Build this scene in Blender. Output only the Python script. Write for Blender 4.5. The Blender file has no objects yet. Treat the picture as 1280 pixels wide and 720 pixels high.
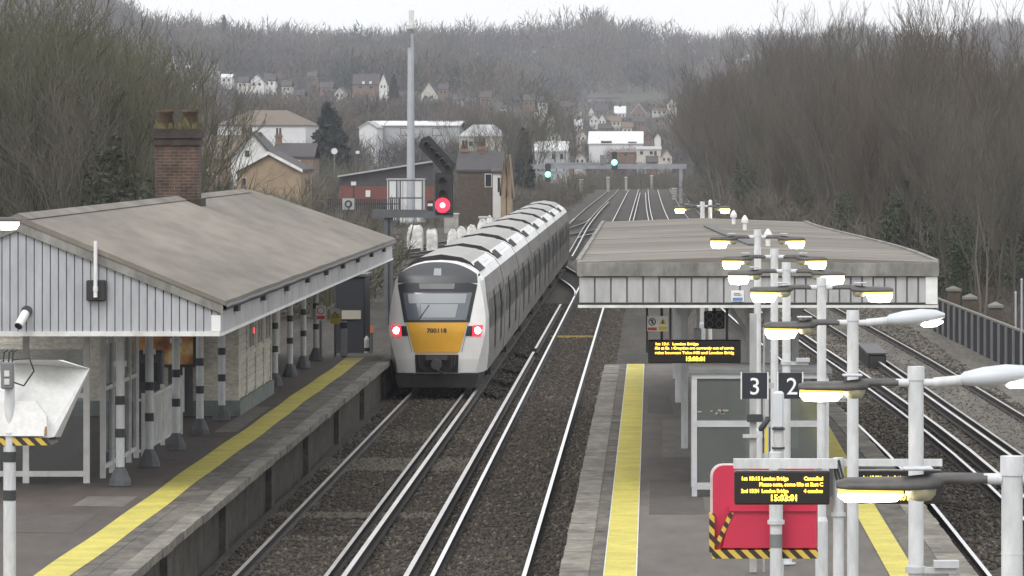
import bpy, math, random
import numpy as np
from math import sin, cos, pi, radians, sqrt
from mathutils import Vector, Matrix

random.seed(7)
S = bpy.context.scene
COL = S.collection
F = 6600.0            # focal length in photo pixels (a long telephoto)
CAMZ = 7.08           # camera height above the rail heads, metres
PZ = 0.915            # platform surface above the rail heads

def at(px, py, d):
    """world x and z of a photo pixel at distance d"""
    return ((px - 815.0) * d / F, CAMZ - (py - 180.0) * d / F)

# ------------------------------------------------------------------ materials
def mat(name, col, rough=0.7, metal=0.0, var=0.0, scale=3.0, var2=0.0, scale2=0.4, bump=0.0, bscale=None,
        emit=None, estr=0.0, spec=0.5, stretch=None, dark=None, trans=0.0, alpha=1.0):
    m = bpy.data.materials.new(name); m.use_nodes = True
    nt = m.node_tree; b = nt.nodes['Principled BSDF']
    b.inputs['Base Color'].default_value = (*col, 1)
    b.inputs['Roughness'].default_value = rough
    b.inputs['Metallic'].default_value = metal
    b.inputs['Specular IOR Level'].default_value = spec
    b.inputs['Transmission Weight'].default_value = trans
    b.inputs['Alpha'].default_value = alpha
    if emit:
        b.inputs['Emission Color'].default_value = (*emit, 1)
        b.inputs['Emission Strength'].default_value = estr
    if var or var2 or bump:
        tc = nt.nodes.new('ShaderNodeTexCoord')
        mp = nt.nodes.new('ShaderNodeMapping')
        nt.links.new(tc.outputs['Object'], mp.inputs['Vector'])
        if stretch: mp.inputs['Scale'].default_value = stretch
        last = None
        base = nt.nodes.new('ShaderNodeRGB'); base.outputs[0].default_value = (*col, 1)
        cur = base.outputs[0]
        for (v, s, det) in ((var, scale, 6), (var2, scale2, 4)):
            if not v: continue
            n = nt.nodes.new('ShaderNodeTexNoise'); n.inputs['Scale'].default_value = s
            n.inputs['Detail'].default_value = det; n.inputs['Roughness'].default_value = 0.62
            nt.links.new(mp.outputs[0], n.inputs['Vector'])
            mr = nt.nodes.new('ShaderNodeMapRange')
            mr.inputs['From Min'].default_value = 0.32; mr.inputs['From Max'].default_value = 0.68
            mr.inputs['To Min'].default_value = 0.0; mr.inputs['To Max'].default_value = 1.0
            nt.links.new(n.outputs['Fac'], mr.inputs['Value'])
            mx = nt.nodes.new('ShaderNodeMix'); mx.data_type = 'RGBA'; mx.blend_type = 'MULTIPLY'
            mx.inputs['Factor'].default_value = 1.0
            rp = nt.nodes.new('ShaderNodeMix'); rp.data_type = 'RGBA'
            d = dark if dark else (1 - v, 1 - v, 1 - v)
            rp.inputs['A'].default_value = (d[0], d[1], d[2], 1)
            rp.inputs['B'].default_value = (1 + v * .5, 1 + v * .5, 1 + v * .5, 1)
            nt.links.new(mr.outputs[0], rp.inputs['Factor'])
            nt.links.new(cur, mx.inputs['A']); nt.links.new(rp.outputs['Result'], mx.inputs['B'])
            cur = mx.outputs['Result']
        nt.links.new(cur, b.inputs['Base Color'])
        if bump:
            n = nt.nodes.new('ShaderNodeTexNoise'); n.inputs['Scale'].default_value = bscale or scale
            n.inputs['Detail'].default_value = 5
            nt.links.new(mp.outputs[0], n.inputs['Vector'])
            bp = nt.nodes.new('ShaderNodeBump'); bp.inputs['Strength'].default_value = bump
            bp.inputs['Distance'].default_value = 0.05
            nt.links.new(n.outputs['Fac'], bp.inputs['Height']); nt.links.new(bp.outputs[0], b.inputs['Normal'])
    return m

def glass_mat(name, tint, mixf=0.25, rough=0.05, dirt=(0.3, 0.3, 0.3), dirtf=0.12):
    m = bpy.data.materials.new(name); m.use_nodes = True
    nt = m.node_tree; nt.nodes.clear()
    o = nt.nodes.new('ShaderNodeOutputMaterial')
    t = nt.nodes.new('ShaderNodeBsdfTransparent'); t.inputs[0].default_value = (*tint, 1)
    g = nt.nodes.new('ShaderNodeBsdfGlossy'); g.inputs['Roughness'].default_value = rough
    d = nt.nodes.new('ShaderNodeBsdfDiffuse'); d.inputs[0].default_value = (*dirt, 1)
    a = nt.nodes.new('ShaderNodeMixShader'); a.inputs[0].default_value = mixf
    c = nt.nodes.new('ShaderNodeMixShader'); c.inputs[0].default_value = dirtf
    nt.links.new(t.outputs[0], a.inputs[1]); nt.links.new(g.outputs[0], a.inputs[2])
    nt.links.new(a.outputs[0], c.inputs[1]); nt.links.new(d.outputs[0], c.inputs[2])
    nt.links.new(c.outputs[0], o.inputs[0])
    return m

def brick_mat(name, c1, c2, mortar, scale=1.0, rough=0.9):
    m = mat(name, c1, rough)
    nt = m.node_tree; b = nt.nodes['Principled BSDF']
    tc = nt.nodes.new('ShaderNodeTexCoord')
    sep = nt.nodes.new('ShaderNodeSeparateXYZ'); nt.links.new(tc.outputs['Object'], sep.inputs[0])
    ad = nt.nodes.new('ShaderNodeMath'); ad.operation = 'ADD'
    nt.links.new(sep.outputs['X'], ad.inputs[0]); nt.links.new(sep.outputs['Y'], ad.inputs[1])
    cb = nt.nodes.new('ShaderNodeCombineXYZ')
    nt.links.new(ad.outputs[0], cb.inputs['X']); nt.links.new(sep.outputs['Z'], cb.inputs['Y'])
    br = nt.nodes.new('ShaderNodeTexBrick')
    br.inputs['Color1'].default_value = (*c1, 1); br.inputs['Color2'].default_value = (*c2, 1)
    br.inputs['Mortar'].default_value = (*mortar, 1)
    br.inputs['Scale'].default_value = scale
    br.inputs['Brick Width'].default_value = 0.225; br.inputs['Row Height'].default_value = 0.075
    br.inputs['Mortar Size'].default_value = 0.012
    nt.links.new(cb.outputs[0], br.inputs['Vector'])
    n = nt.nodes.new('ShaderNodeTexNoise'); n.inputs['Scale'].default_value = 2.2; n.inputs['Detail'].default_value = 5
    nt.links.new(tc.outputs['Object'], n.inputs['Vector'])
    mx = nt.nodes.new('ShaderNodeMix'); mx.data_type = 'RGBA'; mx.blend_type = 'MULTIPLY'; mx.inputs['Factor'].default_value = 0.8
    cr = nt.nodes.new('ShaderNodeValToRGB'); cr.color_ramp.elements[0].position = .35; cr.color_ramp.elements[1].position = .7
    cr.color_ramp.elements[0].color = (.35, .35, .35, 1); cr.color_ramp.elements[1].color = (1.15, 1.1, 1.05, 1)
    nt.links.new(n.outputs['Fac'], cr.inputs['Fac'])
    nt.links.new(br.outputs['Color'], mx.inputs['A']); nt.links.new(cr.outputs['Color'], mx.inputs['B'])
    nt.links.new(mx.outputs['Result'], b.inputs['Base Color'])
    return m

def stripe_mat(name, c1, c2, period=0.2):
    m = mat(name, c1, 0.6)
    nt = m.node_tree; b = nt.nodes['Principled BSDF']
    tc = nt.nodes.new('ShaderNodeTexCoord')
    sep = nt.nodes.new('ShaderNodeSeparateXYZ'); nt.links.new(tc.outputs['Object'], sep.inputs[0])
    a = nt.nodes.new('ShaderNodeMath'); a.operation = 'ADD'
    nt.links.new(sep.outputs['X'], a.inputs[0]); nt.links.new(sep.outputs['Z'], a.inputs[1])
    mo = nt.nodes.new('ShaderNodeMath'); mo.operation = 'PINGPONG'; mo.inputs[1].default_value = period / 2
    nt.links.new(a.outputs[0], mo.inputs[0])
    gt = nt.nodes.new('ShaderNodeMath'); gt.operation = 'GREATER_THAN'; gt.inputs[1].default_value = period / 4
    nt.links.new(mo.outputs[0], gt.inputs[0])
    mx = nt.nodes.new('ShaderNodeMix'); mx.data_type = 'RGBA'
    mx.inputs['A'].default_value = (*c1, 1); mx.inputs['B'].default_value = (*c2, 1)
    nt.links.new(gt.outputs[0], mx.inputs['Factor']); nt.links.new(mx.outputs['Result'], b.inputs['Base Color'])
    return m

def grey(v): return (v, v * .985, v * .96)
M = {}
M['asphalt'] = mat('asphalt', (.115, .100, .088), .75, var=.28, scale=2.5, var2=.35, scale2=.22, bump=.25, bscale=30, stretch=(1, .25, 1))
M['asphalt_l'] = mat('brown_asphalt', (.088, .072, .062), .8, var=.25, scale=2.5, var2=.35, scale2=.25, bump=.25, bscale=30, stretch=(1, .25, 1))
M['coping'] = mat('coping', (.21, .195, .165), .85, var=.5, scale=1.6, var2=.35, scale2=6, bump=.3, stretch=(1, .5, 1))
M['paving'] = mat('edge_paving', (.125, .112, .094), .85, var=.55, scale=1.6, var2=.4, scale2=6, bump=.25, stretch=(1, .45, 1))
M['yellow'] = mat('tactile_yellow', (.56, .49, .10), .75, var=.22, scale=1.2, var2=.16, scale2=14, bump=.35, bscale=22)
M['ballast'] = mat('ballast', (.050, .042, .033), .95, var=.55, scale=9, var2=.5, scale2=1.1, bump=.9, bscale=12, stretch=(1, .10, 1))
M['ballast_pale'] = mat('pale_ballast', (.125, .113, .096), .95, var=.5, scale=9, var2=.35, scale2=1.2, bump=.9, bscale=14, stretch=(1, .12, 1))
M['sleeper'] = mat('sleeper', (.052, .044, .035), .95, var=.55, scale=9, var2=.5, scale2=1.1, stretch=(1, .10, 1))
M['railtop'] = mat('rail_polished', (.82, .82, .83), .24, 1.0)
M['railtop_dull'] = mat('rail_dull', (.42, .40, .38), .42, .8, var=.3, scale=.8)
M['railside'] = mat('rail_rust', (.030, .024, .021), .8, var=.4, scale=4)
M['condtop'] = mat('conductor_top', (.62, .60, .58), .38, .9, var=.2, scale=.5)
M['platwall'] = mat('platform_wall', (.085, .077, .064), .95, var=.55, scale=1.3, var2=.4, scale2=7, bump=.5)
M['earth'] = mat('earth', (.055, .052, .035), 1, var=.4, scale=.25, var2=.4, scale2=.02)
M['paint'] = mat('grey_paint', (.47, .48, .50), .5, var=.12, scale=1.2, var2=.1, scale2=9)
M['paint_dirty'] = mat('weathered_paint', (.42, .42, .42), .6, var=.3, scale=1.4, var2=.25, scale2=7, stretch=(1, 1, .35))
M['panel'] = mat('corrugated_panel', (.385, .395, .42), .5, var=.1, scale=.8, var2=.14, scale2=6, stretch=(1, 1, .3))
M['panel2'] = mat('corrugated_panel_worn', (.40, .40, .405), .5, var=.16, scale=.8, var2=.18, scale2=6, stretch=(1, 1, .3))
M['flash'] = mat('roof_flashing', (.235, .228, .21), .8, var=.4, scale=1.1, var2=.3, scale2=6, stretch=(1, 1, .5))
M['white'] = mat('white_paint', (.74, .74, .73), .5, var=.14, scale=3)
M['postwhite'] = mat('lamp_post_paint', (.60, .615, .63), .45, var=.18, scale=2.6, var2=.14, scale2=14, stretch=(1, 1, .3))
M['trim'] = mat('white_trim', (.66, .66, .64), .55, var=.25, scale=2.5)
M['roof'] = mat('felt_roof', (.200, .182, .158), .95, var=.24, scale=1.3, var2=.34, scale2=.2, bump=.15, bscale=20, stretch=(.4, 1, 1))
M['roofdark'] = mat('felt_lap', (.205, .182, .153), .95, var=.4, scale=1.5)
M['roof_l'] = mat('felt_roof_brown', (.212, .190, .162), .95, var=.22, scale=1.2, var2=.36, scale2=.17, bump=.15, bscale=20, stretch=(1.4, .3, 1))
M['black'] = mat('black_paint', (.022, .022, .024), .5)
M['band'] = mat('band_charcoal', (.035, .037, .042), .6)
M['plinth'] = mat('column_plinth', (.105, .11, .12), .7, var=.25, scale=4)
M['darkgrey'] = mat('dark_grey', (.055, .057, .062), .55, var=.2, scale=3)
M['midgrey'] = mat('mid_grey', (.17, .175, .18), .55, var=.2, scale=2)
M['soffit'] = mat('soffit_timber', (.12, .115, .105), .9, var=.3, scale=2)
M['cream'] = mat('cream_weatherboard', (.60, .57, .49), .75, var=.22, scale=1.5, var2=.3, scale2=9, stretch=(1, 1, 2.5), bump=.2)
M['greenplinth'] = mat('green_plinth', (.17, .20, .185), .8, var=.35, scale=3)
M['glassdark'] = mat('dark_window', (.015, .017, .02), .12, spec=.6)
M['glass'] = glass_mat('shelter_glass', (.80, .84, .83), .10, .06, (.26, .27, .26), .16)
M['glass_l'] = glass_mat('left_shelter_glass', (.78, .80, .82), .10, .06, (.22, .22, .23), .10)
M['brick'] = brick_mat('chimney_brick', (.105, .060, .044), (.070, .042, .034), (.13, .11, .09))
M['brickdark'] = mat('sooty_brick', (.045, .036, .032), .95, var=.4, scale=5, bump=.4)
M['pot'] = mat('clay_pot', (.085, .058, .036), .9, var=.4, scale=5)
M['moss'] = mat('moss', (.085, .078, .034), 1, var=.4, scale=6)
M['ledtext'] = mat('led_amber', (.1, .05, 0), .6, emit=(1.0, .52, .05), estr=2.6)
M['ledlate'] = mat('led_clock', (.1, .07, 0), .6, emit=(1.0, .74, .06), estr=3.0)
M['screen'] = mat('display_face', (.012, .010, .009), .35)
M['lens'] = mat('lamp_lens', (.9, .88, .8), .3, emit=(1.0, .93, .74), estr=9)
M['lensrim'] = mat('lamp_reflector', (.8, .62, .15), .4, emit=(1.0, .72, .10), estr=.9)
M['bowl'] = mat('lamp_bowl', (.42, .40, .28), .35)
M['lamphead'] = mat('lamp_canopy', (.085, .082, .08), .5, var=.4, scale=5)
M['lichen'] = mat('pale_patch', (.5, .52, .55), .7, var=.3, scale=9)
M['lampgrey'] = mat('pale_lamp_shell', (.55, .58, .62), .4, var=.08, scale=3)
M['redback'] = mat('red_back', (.52, .022, .065), .42, var=.1, scale=1.5)
M['hazard'] = stripe_mat('hazard_tape', (.60, .42, .06), (.03, .022, .018), .17)
M['mirrorbox'] = mat('white_fibreglass', (.72, .72, .71), .4, var=.12, scale=2.5, var2=.1, scale2=14)
M['rusty'] = mat('rust_streak', (.34, .22, .12), .8, var=.3, scale=8)
M['numblue'] = mat('platform_number_board', (.014, .017, .028), .4)
M['letter'] = mat('white_letter', (.82, .82, .82), .5)
M['signyellow'] = mat('sign_yellow', (.62, .50, .05), .5)
M['signred'] = mat('sign_red', (.5, .04, .04), .5)
M['signblue'] = mat('sign_blue', (.12, .2, .45), .5)
M['silver'] = mat('train_silver', (.76, .755, .74), .36, .05, var=.08, scale=1.2)
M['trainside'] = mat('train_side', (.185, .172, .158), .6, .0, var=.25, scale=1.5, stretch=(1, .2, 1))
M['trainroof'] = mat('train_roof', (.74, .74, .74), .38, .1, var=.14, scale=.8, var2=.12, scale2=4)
M['trainroofd'] = mat('train_roof_grey', (.30, .295, .28), .5, .1, var=.2, scale=1.2)
M['traindark'] = mat('train_dark', (.018, .019, .022), .55, var=.15, scale=2)
M['traindome'] = mat('train_dome', (.062, .064, .07), .38, .1)
M['trainyellow'] = mat('train_yellow', (.70, .36, .022), .45, var=.1, scale=2)
M['trainglass'] = mat('windscreen_glass', (.105, .12, .145), .12, spec=.8)
M['trainblind'] = mat('cab_blind', (.30, .32, .34), .35)
M['traindoor'] = mat('train_door', (.135, .13, .125), .55, .0, var=.1, scale=3)
M['under'] = mat('underframe', (.022, .020, .019), .85, var=.4, scale=3)
M['tail'] = mat('tail_light', (.8, .02, .04), .3, emit=(1, .03, .06), estr=.8)
M['tailcore'] = mat('tail_light_core', (1, .6, .5), .3, emit=(1, .62, .5), estr=7)
M['sigred'] = mat('signal_red', (1, .05, .05), .3, emit=(1, .22, .16), estr=5)
M['sigglow'] = mat('red_glow', (.5, .01, .02), .4, emit=(1, .02, .05), estr=1.7)  # glowing red; on the signal it paints the glare around the lamp
M['siggreen'] = mat('signal_green', (.4, 1, .8), .3, emit=(.12, 1, .50), estr=2.2)
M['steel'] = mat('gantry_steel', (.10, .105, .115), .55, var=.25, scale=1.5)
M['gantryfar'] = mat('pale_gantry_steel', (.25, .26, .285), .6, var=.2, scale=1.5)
M['galv'] = mat('galvanised_mast', (.40, .42, .45), .45, .3, var=.1, scale=1)
M['bag'] = mat('white_bag', (.66, .65, .62), .7, var=.45, scale=2.6, bump=.8, bscale=4)
M['tarmacgrey'] = mat('pale_concrete', (.34, .33, .31), .9, var=.3, scale=2)
M['bark'] = mat('bark_brown', (.100, .086, .072), .95)
M['bark2'] = mat('bark_grey', (.125, .112, .100), .95)
M['barkg'] = mat('bark_mossy', (.088, .084, .055), .95)
M['twig'] = mat('twigs_brown', (.104, .094, .079), .95)
M['twigr'] = mat('twigs_reddish', (.112, .090, .074), .95)
M['twigg'] = mat('twigs_olive', (.092, .090, .055), .95)
M['ivy'] = mat('ivy_leaves', (.040, .054, .028), .7)
M['conifer'] = mat('conifer_needles', (.020, .030, .024), .9)
M['wood1'] = mat('far_wood_brown', (.108, .091, .073), 1)
M['wood2'] = mat('far_wood_grey', (.062, .061, .068), 1)
M['wood3'] = mat('far_wood_evergreen', (.030, .038, .030), 1)
M['hwhite'] = mat('render_white', (.64, .64, .63), .8, var=.1, scale=1)
M['hcream'] = mat('render_cream', (.50, .47, .41), .8, var=.12, scale=1)
M['hbrick'] = mat('house_brick', (.20, .135, .10), .9, var=.25, scale=1.2)
M['htan'] = mat('tan_brick', (.30, .225, .15), .9, var=.2, scale=1.2)
M['hred'] = mat('red_brick', (.165, .055, .044), .9, var=.2, scale=1)
M['tile'] = mat('dark_tile', (.055, .05, .052), .8, var=.25, scale=1.5)
M['tilebrown'] = mat('brown_tile', (.15, .115, .09), .85, var=.25, scale=1.5)
M['sheetwhite'] = mat('white_sheet', (.62, .62, .63), .45, var=.06, scale=.6)
M['sheetgrey'] = mat('grey_sheet', (.36, .37, .38), .6, var=.15, scale=.6)
M['fence'] = mat('fence_grey', (.022, .022, .026), 1.0, var=.25, scale=1)
M['fencewood'] = mat('timber_pales', (.19, .175, .145), .9, var=.35, scale=2)
M['capstone'] = mat('pier_cap', (.20, .19, .165), .9, var=.3, scale=3)
M['pierbrick'] = mat('pier_brick', (.085, .065, .05), .95, var=.3, scale=3)
M['navy'] = mat('navy_cabin', (.022, .023, .030), .5)
M['orange'] = mat('orange_plastic', (.36, .10, .035), .5)
M['board'] = mat('beige_board', (.36, .34, .28), .7)

def poster_mat():
    m = mat('poster_print', (.5, .2, .03), .4)
    nt = m.node_tree; b = nt.nodes['Principled BSDF']
    tc = nt.nodes.new('ShaderNodeTexCoord')
    n = nt.nodes.new('ShaderNodeTexNoise'); n.inputs['Scale'].default_value = 1.6; n.inputs['Detail'].default_value = 6
    nt.links.new(tc.outputs['Object'], n.inputs['Vector'])
    cr = nt.nodes.new('ShaderNodeValToRGB')
    e = cr.color_ramp.elements
    e[0].position = .36; e[0].color = (.07, .02, .008, 1)
    e[1].position = .66; e[1].color = (.55, .42, .20, 1)
    k = e.new(.46); k.color = (.22, .07, .02, 1)
    k = e.new(.56); k.color = (.40, .20, .05, 1)
    nt.links.new(n.outputs['Fac'], cr.inputs['Fac'])
    nt.links.new(cr.outputs['Color'], b.inputs['Base Color'])
    nt.links.new(cr.outputs['Color'], b.inputs['Emission Color'])
    b.inputs['Emission Strength'].default_value = .03
    return m
M['poster'] = poster_mat()
M['sideglass'] = mat('carriage_window', (.085, .082, .078), .35, spec=.4)
M['groove_shade'] = mat('panel_groove_shade', (.20, .20, .21), .8)  # darker grey stands in for the shadows between panel ribs
M['dust'] = mat('dusty_ballast', (.16, .15, .13), 1, var=.5, scale=9, var2=.5, scale2=1.3, stretch=(1, .2, 1))
M['oldyellow'] = mat('faded_yellow', (.42, .31, .07), .8, var=.3, scale=5)

# ------------------------------------------------------------------ mesh builder
class MB:
    def __init__(s): s.v = []; s.f = []; s.sm = []; s.mi = []; s.cur = 0
    def add(s, vs, fs, smooth=False):
        o = len(s.v); s.v.extend([tuple(p) for p in vs])
        for q in fs:
            s.f.append(tuple(o + i for i in q)); s.sm.append(smooth); s.mi.append(s.cur)
        return s
    def box(s, x0, x1, y0, y1, z0, z1):
        return s.add([(x0,y0,z0),(x1,y0,z0),(x1,y1,z0),(x0,y1,z0),(x0,y0,z1),(x1,y0,z1),(x1,y1,z1),(x0,y1,z1)],
              [(0,3,2,1),(4,5,6,7),(0,1,5,4),(1,2,6,5),(2,3,7,6),(3,0,4,7)])
    def bevbox(s, x0, x1, y0, y1, z0, z1, b=.03):
        xs=(x0,x1); ys=(y0,y1); pts=[]
        ring=lambda i,z:[(x0+i,y0+b*0+i,z)]
        def rr(ix,z): return [(x0+ix+b,y0+ix,z),(x1-ix-b,y0+ix,z),(x1-ix,y0+ix+b,z),(x1-ix,y1-ix-b,z),(x1-ix-b,y1-ix,z),(x0+ix+b,y1-ix,z),(x0+ix,y1-ix-b,z),(x0+ix,y0+ix+b,z)]
        return s.loft([rr(b,z0),rr(0,z0+b),rr(0,z1-b),rr(b,z1)],True,True,False)
    def cyl(s, p0, p1, r0, r1=None, n=12, cap=True, smooth=True):
        r1 = r0 if r1 is None else r1
        p0 = Vector(p0); p1 = Vector(p1); d = (p1 - p0)
        if d.length < 1e-9: return s
        d.normalize(); a = Vector((0,0,1)) if abs(d.z) < .9 else Vector((1,0,0))
        u = d.cross(a).normalized(); w = d.cross(u)
        A = [p0 + (u*cos(2*pi*i/n) + w*sin(2*pi*i/n))*r0 for i in range(n)]
        B = [p1 + (u*cos(2*pi*i/n) + w*sin(2*pi*i/n))*r1 for i in range(n)]
        s.add(A + B, [(i, n+i, n+(i+1)%n, (i+1)%n) for i in range(n)], smooth)
        if cap:
            s.add(A, [tuple(range(n))]); s.add(B, [tuple(reversed(range(n)))])
        return s
    def tube(s, pts, r, n=6):
        for a, b in zip(pts, pts[1:]): s.cyl(a, b, r, r, n)
        return s
    def loft(s, rings, cap0=True, cap1=True, smooth=True, closed=True):
        n = len(rings[0]); vs = [p for r in rings for p in r]; fs = []
        for k in range(len(rings)-1):
            for i in range(n if closed else n-1):
                j = (i+1) % n
                fs.append((k*n+i, k*n+j, (k+1)*n+j, (k+1)*n+i))
        s.add(vs, fs, smooth)
        if cap0: s.add(rings[0], [tuple(reversed(range(n)))])
        if cap1: s.add(rings[-1], [tuple(range(n))])
        return s
    def prism(s, poly, axis, a, b):
        """poly in the two other axes (x,z for axis y; y,z for axis x; x,y for axis z)"""
        def P(p, t):
            return (p[0], t, p[1]) if axis == 'y' else (t, p[0], p[1]) if axis == 'x' else (p[0], p[1], t)
        n = len(poly)
        A = [P(p, a) for p in poly]; B = [P(p, b) for p in poly]
        s.add(A + B, [tuple(range(n)), tuple(reversed(range(n, 2*n)))] + [(i, n+i, n+(i+1)%n, (i+1)%n) for i in range(n)])
        return s
    def build(s, name, mats, parent=None, base=None):
        me = bpy.data.meshes.new(name)
        b = Vector(base) if base is not None else (Vector(parent['_b']) if parent is not None and '_b' in parent else Vector((0,0,0)))
        me.from_pydata([(p[0]-b.x, p[1]-b.y, p[2]-b.z) for p in s.v], [], s.f)
        for m in (mats if isinstance(mats, (list, tuple)) else [mats]): me.materials.append(m)
        me.polygons.foreach_set('use_smooth', s.sm)
        me.polygons.foreach_set('material_index', s.mi)
        bm_fix(me)
        o = bpy.data.objects.new(name, me); COL.objects.link(o)
        if parent is not None: o.parent = parent
        else: o.location = b
        return o

import bmesh
def bm_fix(me):
    bm = bmesh.new(); bm.from_mesh(me)
    bmesh.ops.recalc_face_normals(bm, faces=bm.faces)
    bm.to_mesh(me); bm.free()

def thing(name, label, cat, base=(0,0,0), group=None):
    o = bpy.data.objects.new(name, None); COL.objects.link(o)
    o.location = base; o['_b'] = [float(c) for c in base]; o.empty_display_size = .2
    o['label'] = label; o['category'] = cat
    if group: o['group'] = group
    return o
def tag(o, label, cat, group=None):
    o['label'] = label; o['category'] = cat
    if group: o['group'] = group
    return o
def struct(o): o['kind'] = 'structure'; return o
def sub(part_obj):
    """let sub-parts of a part be given in world coordinates"""
    b = part_obj.parent['_b']; part_obj['_b'] = [b[0], b[1], b[2]]; return part_obj
def kids(o): return [c for c in COL.objects if c.parent == o]
def copy_tree(o, loc, rz=0, scale=None, label=None):
    r = o.copy(); COL.objects.link(r); r.location = loc; r.rotation_euler = (0,0,rz)
    if scale: r.scale = scale
    if label: r['label'] = label
    for c in o.children:
        k = c.copy(); COL.objects.link(k); k.parent = r
        for g in c.children:
            h = g.copy(); COL.objects.link(h); h.parent = k
    return r

FONT_CACHE = {}
def text_mesh(txt, size, align='LEFT', bold=0.0):
    cu = bpy.data.curves.new('lettering', 'FONT'); cu.body = txt; cu.size = size; cu.align_x = align; cu.offset = bold
    cu.resolution_u = 3
    ob = bpy.data.objects.new('lettering', cu); COL.objects.link(ob)
    bpy.context.view_layer.update()
    me = bpy.data.meshes.new_from_object(ob.evaluated_get(bpy.context.evaluated_depsgraph_get()))
    bpy.data.objects.remove(ob); bpy.data.curves.remove(cu)
    return me
def lettering(txt, x, y, z, size, m, parent, align='LEFT', bold=0.0, name='lettering', sx=1.0, width=None):
    """upright text facing the -y direction; x, y, z in world metres"""
    me = text_mesh(txt, size, align, bold); me.materials.append(m)
    if width:
        xs = [v.co.x for v in me.vertices]; w = max(xs) - min(xs); sx = width / w
    o = bpy.data.objects.new(name, me); COL.objects.link(o)
    b = parent['_b']; o.parent = parent
    o.location = (x - b[0], y - b[1], z - b[2]); o.rotation_euler = (pi/2, 0, 0); o.scale = (sx, 1, 1)
    return o
# ------------------------------------------------------------------ terrain
def sstep(a, b, t):
    t = min(1.0, max(0.0, (t - a) / (b - a))); return t*t*(3 - 2*t)
GT = [(0,-.5),(520,-.5),(700,.3),(1000,3.0),(1250,5.0),(1500,9.5),(1700,13.5),(1900,17.5),(2150,24.5),(2600,44),(3000,58),(3600,54)]
GL = [(0,-.5),(520,-.5),(700,.3),(1000,4.0),(1250,9.5),(1500,18),(1800,26),(2150,37),(2600,50),(3000,57),(3600,54)]
def tab(T, y):
    for (a, za), (b, zb) in zip(T, T[1:]):
        if y <= b: return za + (zb - za) * max(0, (y - a) / (b - a))
    return T[-1][1]
def G(x, y):
    q = x / max(y, 1) * F + 815
    k = sstep(560, 730, q); g = tab(GL, y) * (1 - k) + tab(GT, y) * k
    cor = (1 - sstep(12, 40, abs(x + 2))) * (1 - sstep(850, 1300, y))
    g = g * (1 - cor) + (-.5) * cor
    if y > 0:
        g += 20 * (1 - sstep(30, 300, q)) * sstep(900, 2300, y)
        g += 5 * sstep(900, 1300, q) * sstep(800, 2400, y)
        g += (2.4 * sin(x * .021 + y * .0031) + 1.6 * sin(x * .047 - y * .006 + 1.7)) * sstep(900, 2200, y)
    if 0 < y < 900:
        g += 1.0 * sstep(12.5, 19, x) + 1.2 * sstep(-22, -32, x) * 0
    return g

def build_ground():
    ys = [-60, -20, 20, 60] + list(range(80, 700, 20)) + list(range(700, 3700, 50))
    rows = []; vs = []; fs = []
    nx = 61
    for y in ys:
        half = max(60, abs(y) * .24 + 40)
        for i in range(nx):
            t = (i / (nx - 1)) * 2 - 1
            x = half * (abs(t) ** 1.6) * (1 if t >= 0 else -1)
            vs.append((x, y, G(x, y)))
    for r in range(len(ys) - 1):
        for i in range(nx - 1):
            a = r * nx + i; fs.append((a, a + 1, a + nx + 1, a + nx))
    mb = MB(); mb.add(vs, fs, True)
    o = mb.build('ground', M['earth']); struct(o)
build_ground()

def sheet(name, pts_l, pts_r, z, m, zf=None):
    """strip between two x(y) polylines: lists of (x, y)"""
    mb = MB(); n = len(pts_l)
    vs = []
    for (a, b) in zip(pts_l, pts_r):
        vs += [(a[0], a[1], z), (b[0], b[1], z)]
    mb.add(vs, [(2*i, 2*i+1, 2*i+3, 2*i+2) for i in range(n-1)])
    return struct(mb.build(name, m))

ysb = [-30, 40, 80, 120, 160, 200, 260, 330, 420, 520, 640, 760, 880, 1000, 1100]
def bx_right(y): return 12.2 - 4.6 * sstep(170, 420, y)
sheet('ballast', [(-7.6 - 18 * sstep(158, 175, y) * (1 - sstep(420, 560, y)) - 2.0 * sstep(158, 180, y), y) for y in ysb], [(bx_right(y), y) for y in ysb], -.19, M['ballast'])

# ------------------------------------------------------------------ tracks
def interp(tab, y):
    if y <= tab[0][0]: return tab[0][1]
    for i in range(len(tab) - 1):
        y0, x0 = tab[i]; y1, x1 = tab[i+1]
        if y <= y1:
            # catmull-rom through the neighbours
            ym, xm = tab[max(i-1, 0)]; yp, xp = tab[min(i+2, len(tab)-1)]
            m0 = (x1 - xm) / (y1 - ym) if y1 != ym else 0
            m1 = (xp - x0) / (yp - y0) if yp != y0 else 0
            h = y1 - y0; t = (y - y0) / h
            return (2*t**3 - 3*t**2 + 1)*x0 + (t**3 - 2*t**2 + t)*h*m0 + (-2*t**3 + 3*t**2)*x1 + (t**3 - t**2)*h*m1
    return tab[-1][1]
FAR = lambda y: 0.0          # far bend of the whole line
XA = lambda y: -6.1 + (-.5 * sstep(300, 480, y) + .6 * sstep(520, 800, y)) + FAR(y)
XB = lambda y: -2.853 + FAR(y)
TC = [(-30, 6.3), (60, 6.3), (90, 6.29), (118, 6.18), (150, 5.6), (195, 4.45), (300, 2.4), (400, 1.35), (490, .82), (620, .45), (850, .1), (1100, .0)]
TD = [(-30, 9.6), (60, 9.6), (100, 9.42), (120, 9.2), (137, 8.95), (173, 8.4), (206, 7.7), (300, 5.7), (400, 4.75), (490, 4.25), (620, 3.85), (850, 3.5), (1100, 3.4)]
XC = lambda y: interp(TC, y) + FAR(y)
XD = lambda y: interp(TD, y) + FAR(y)

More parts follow.
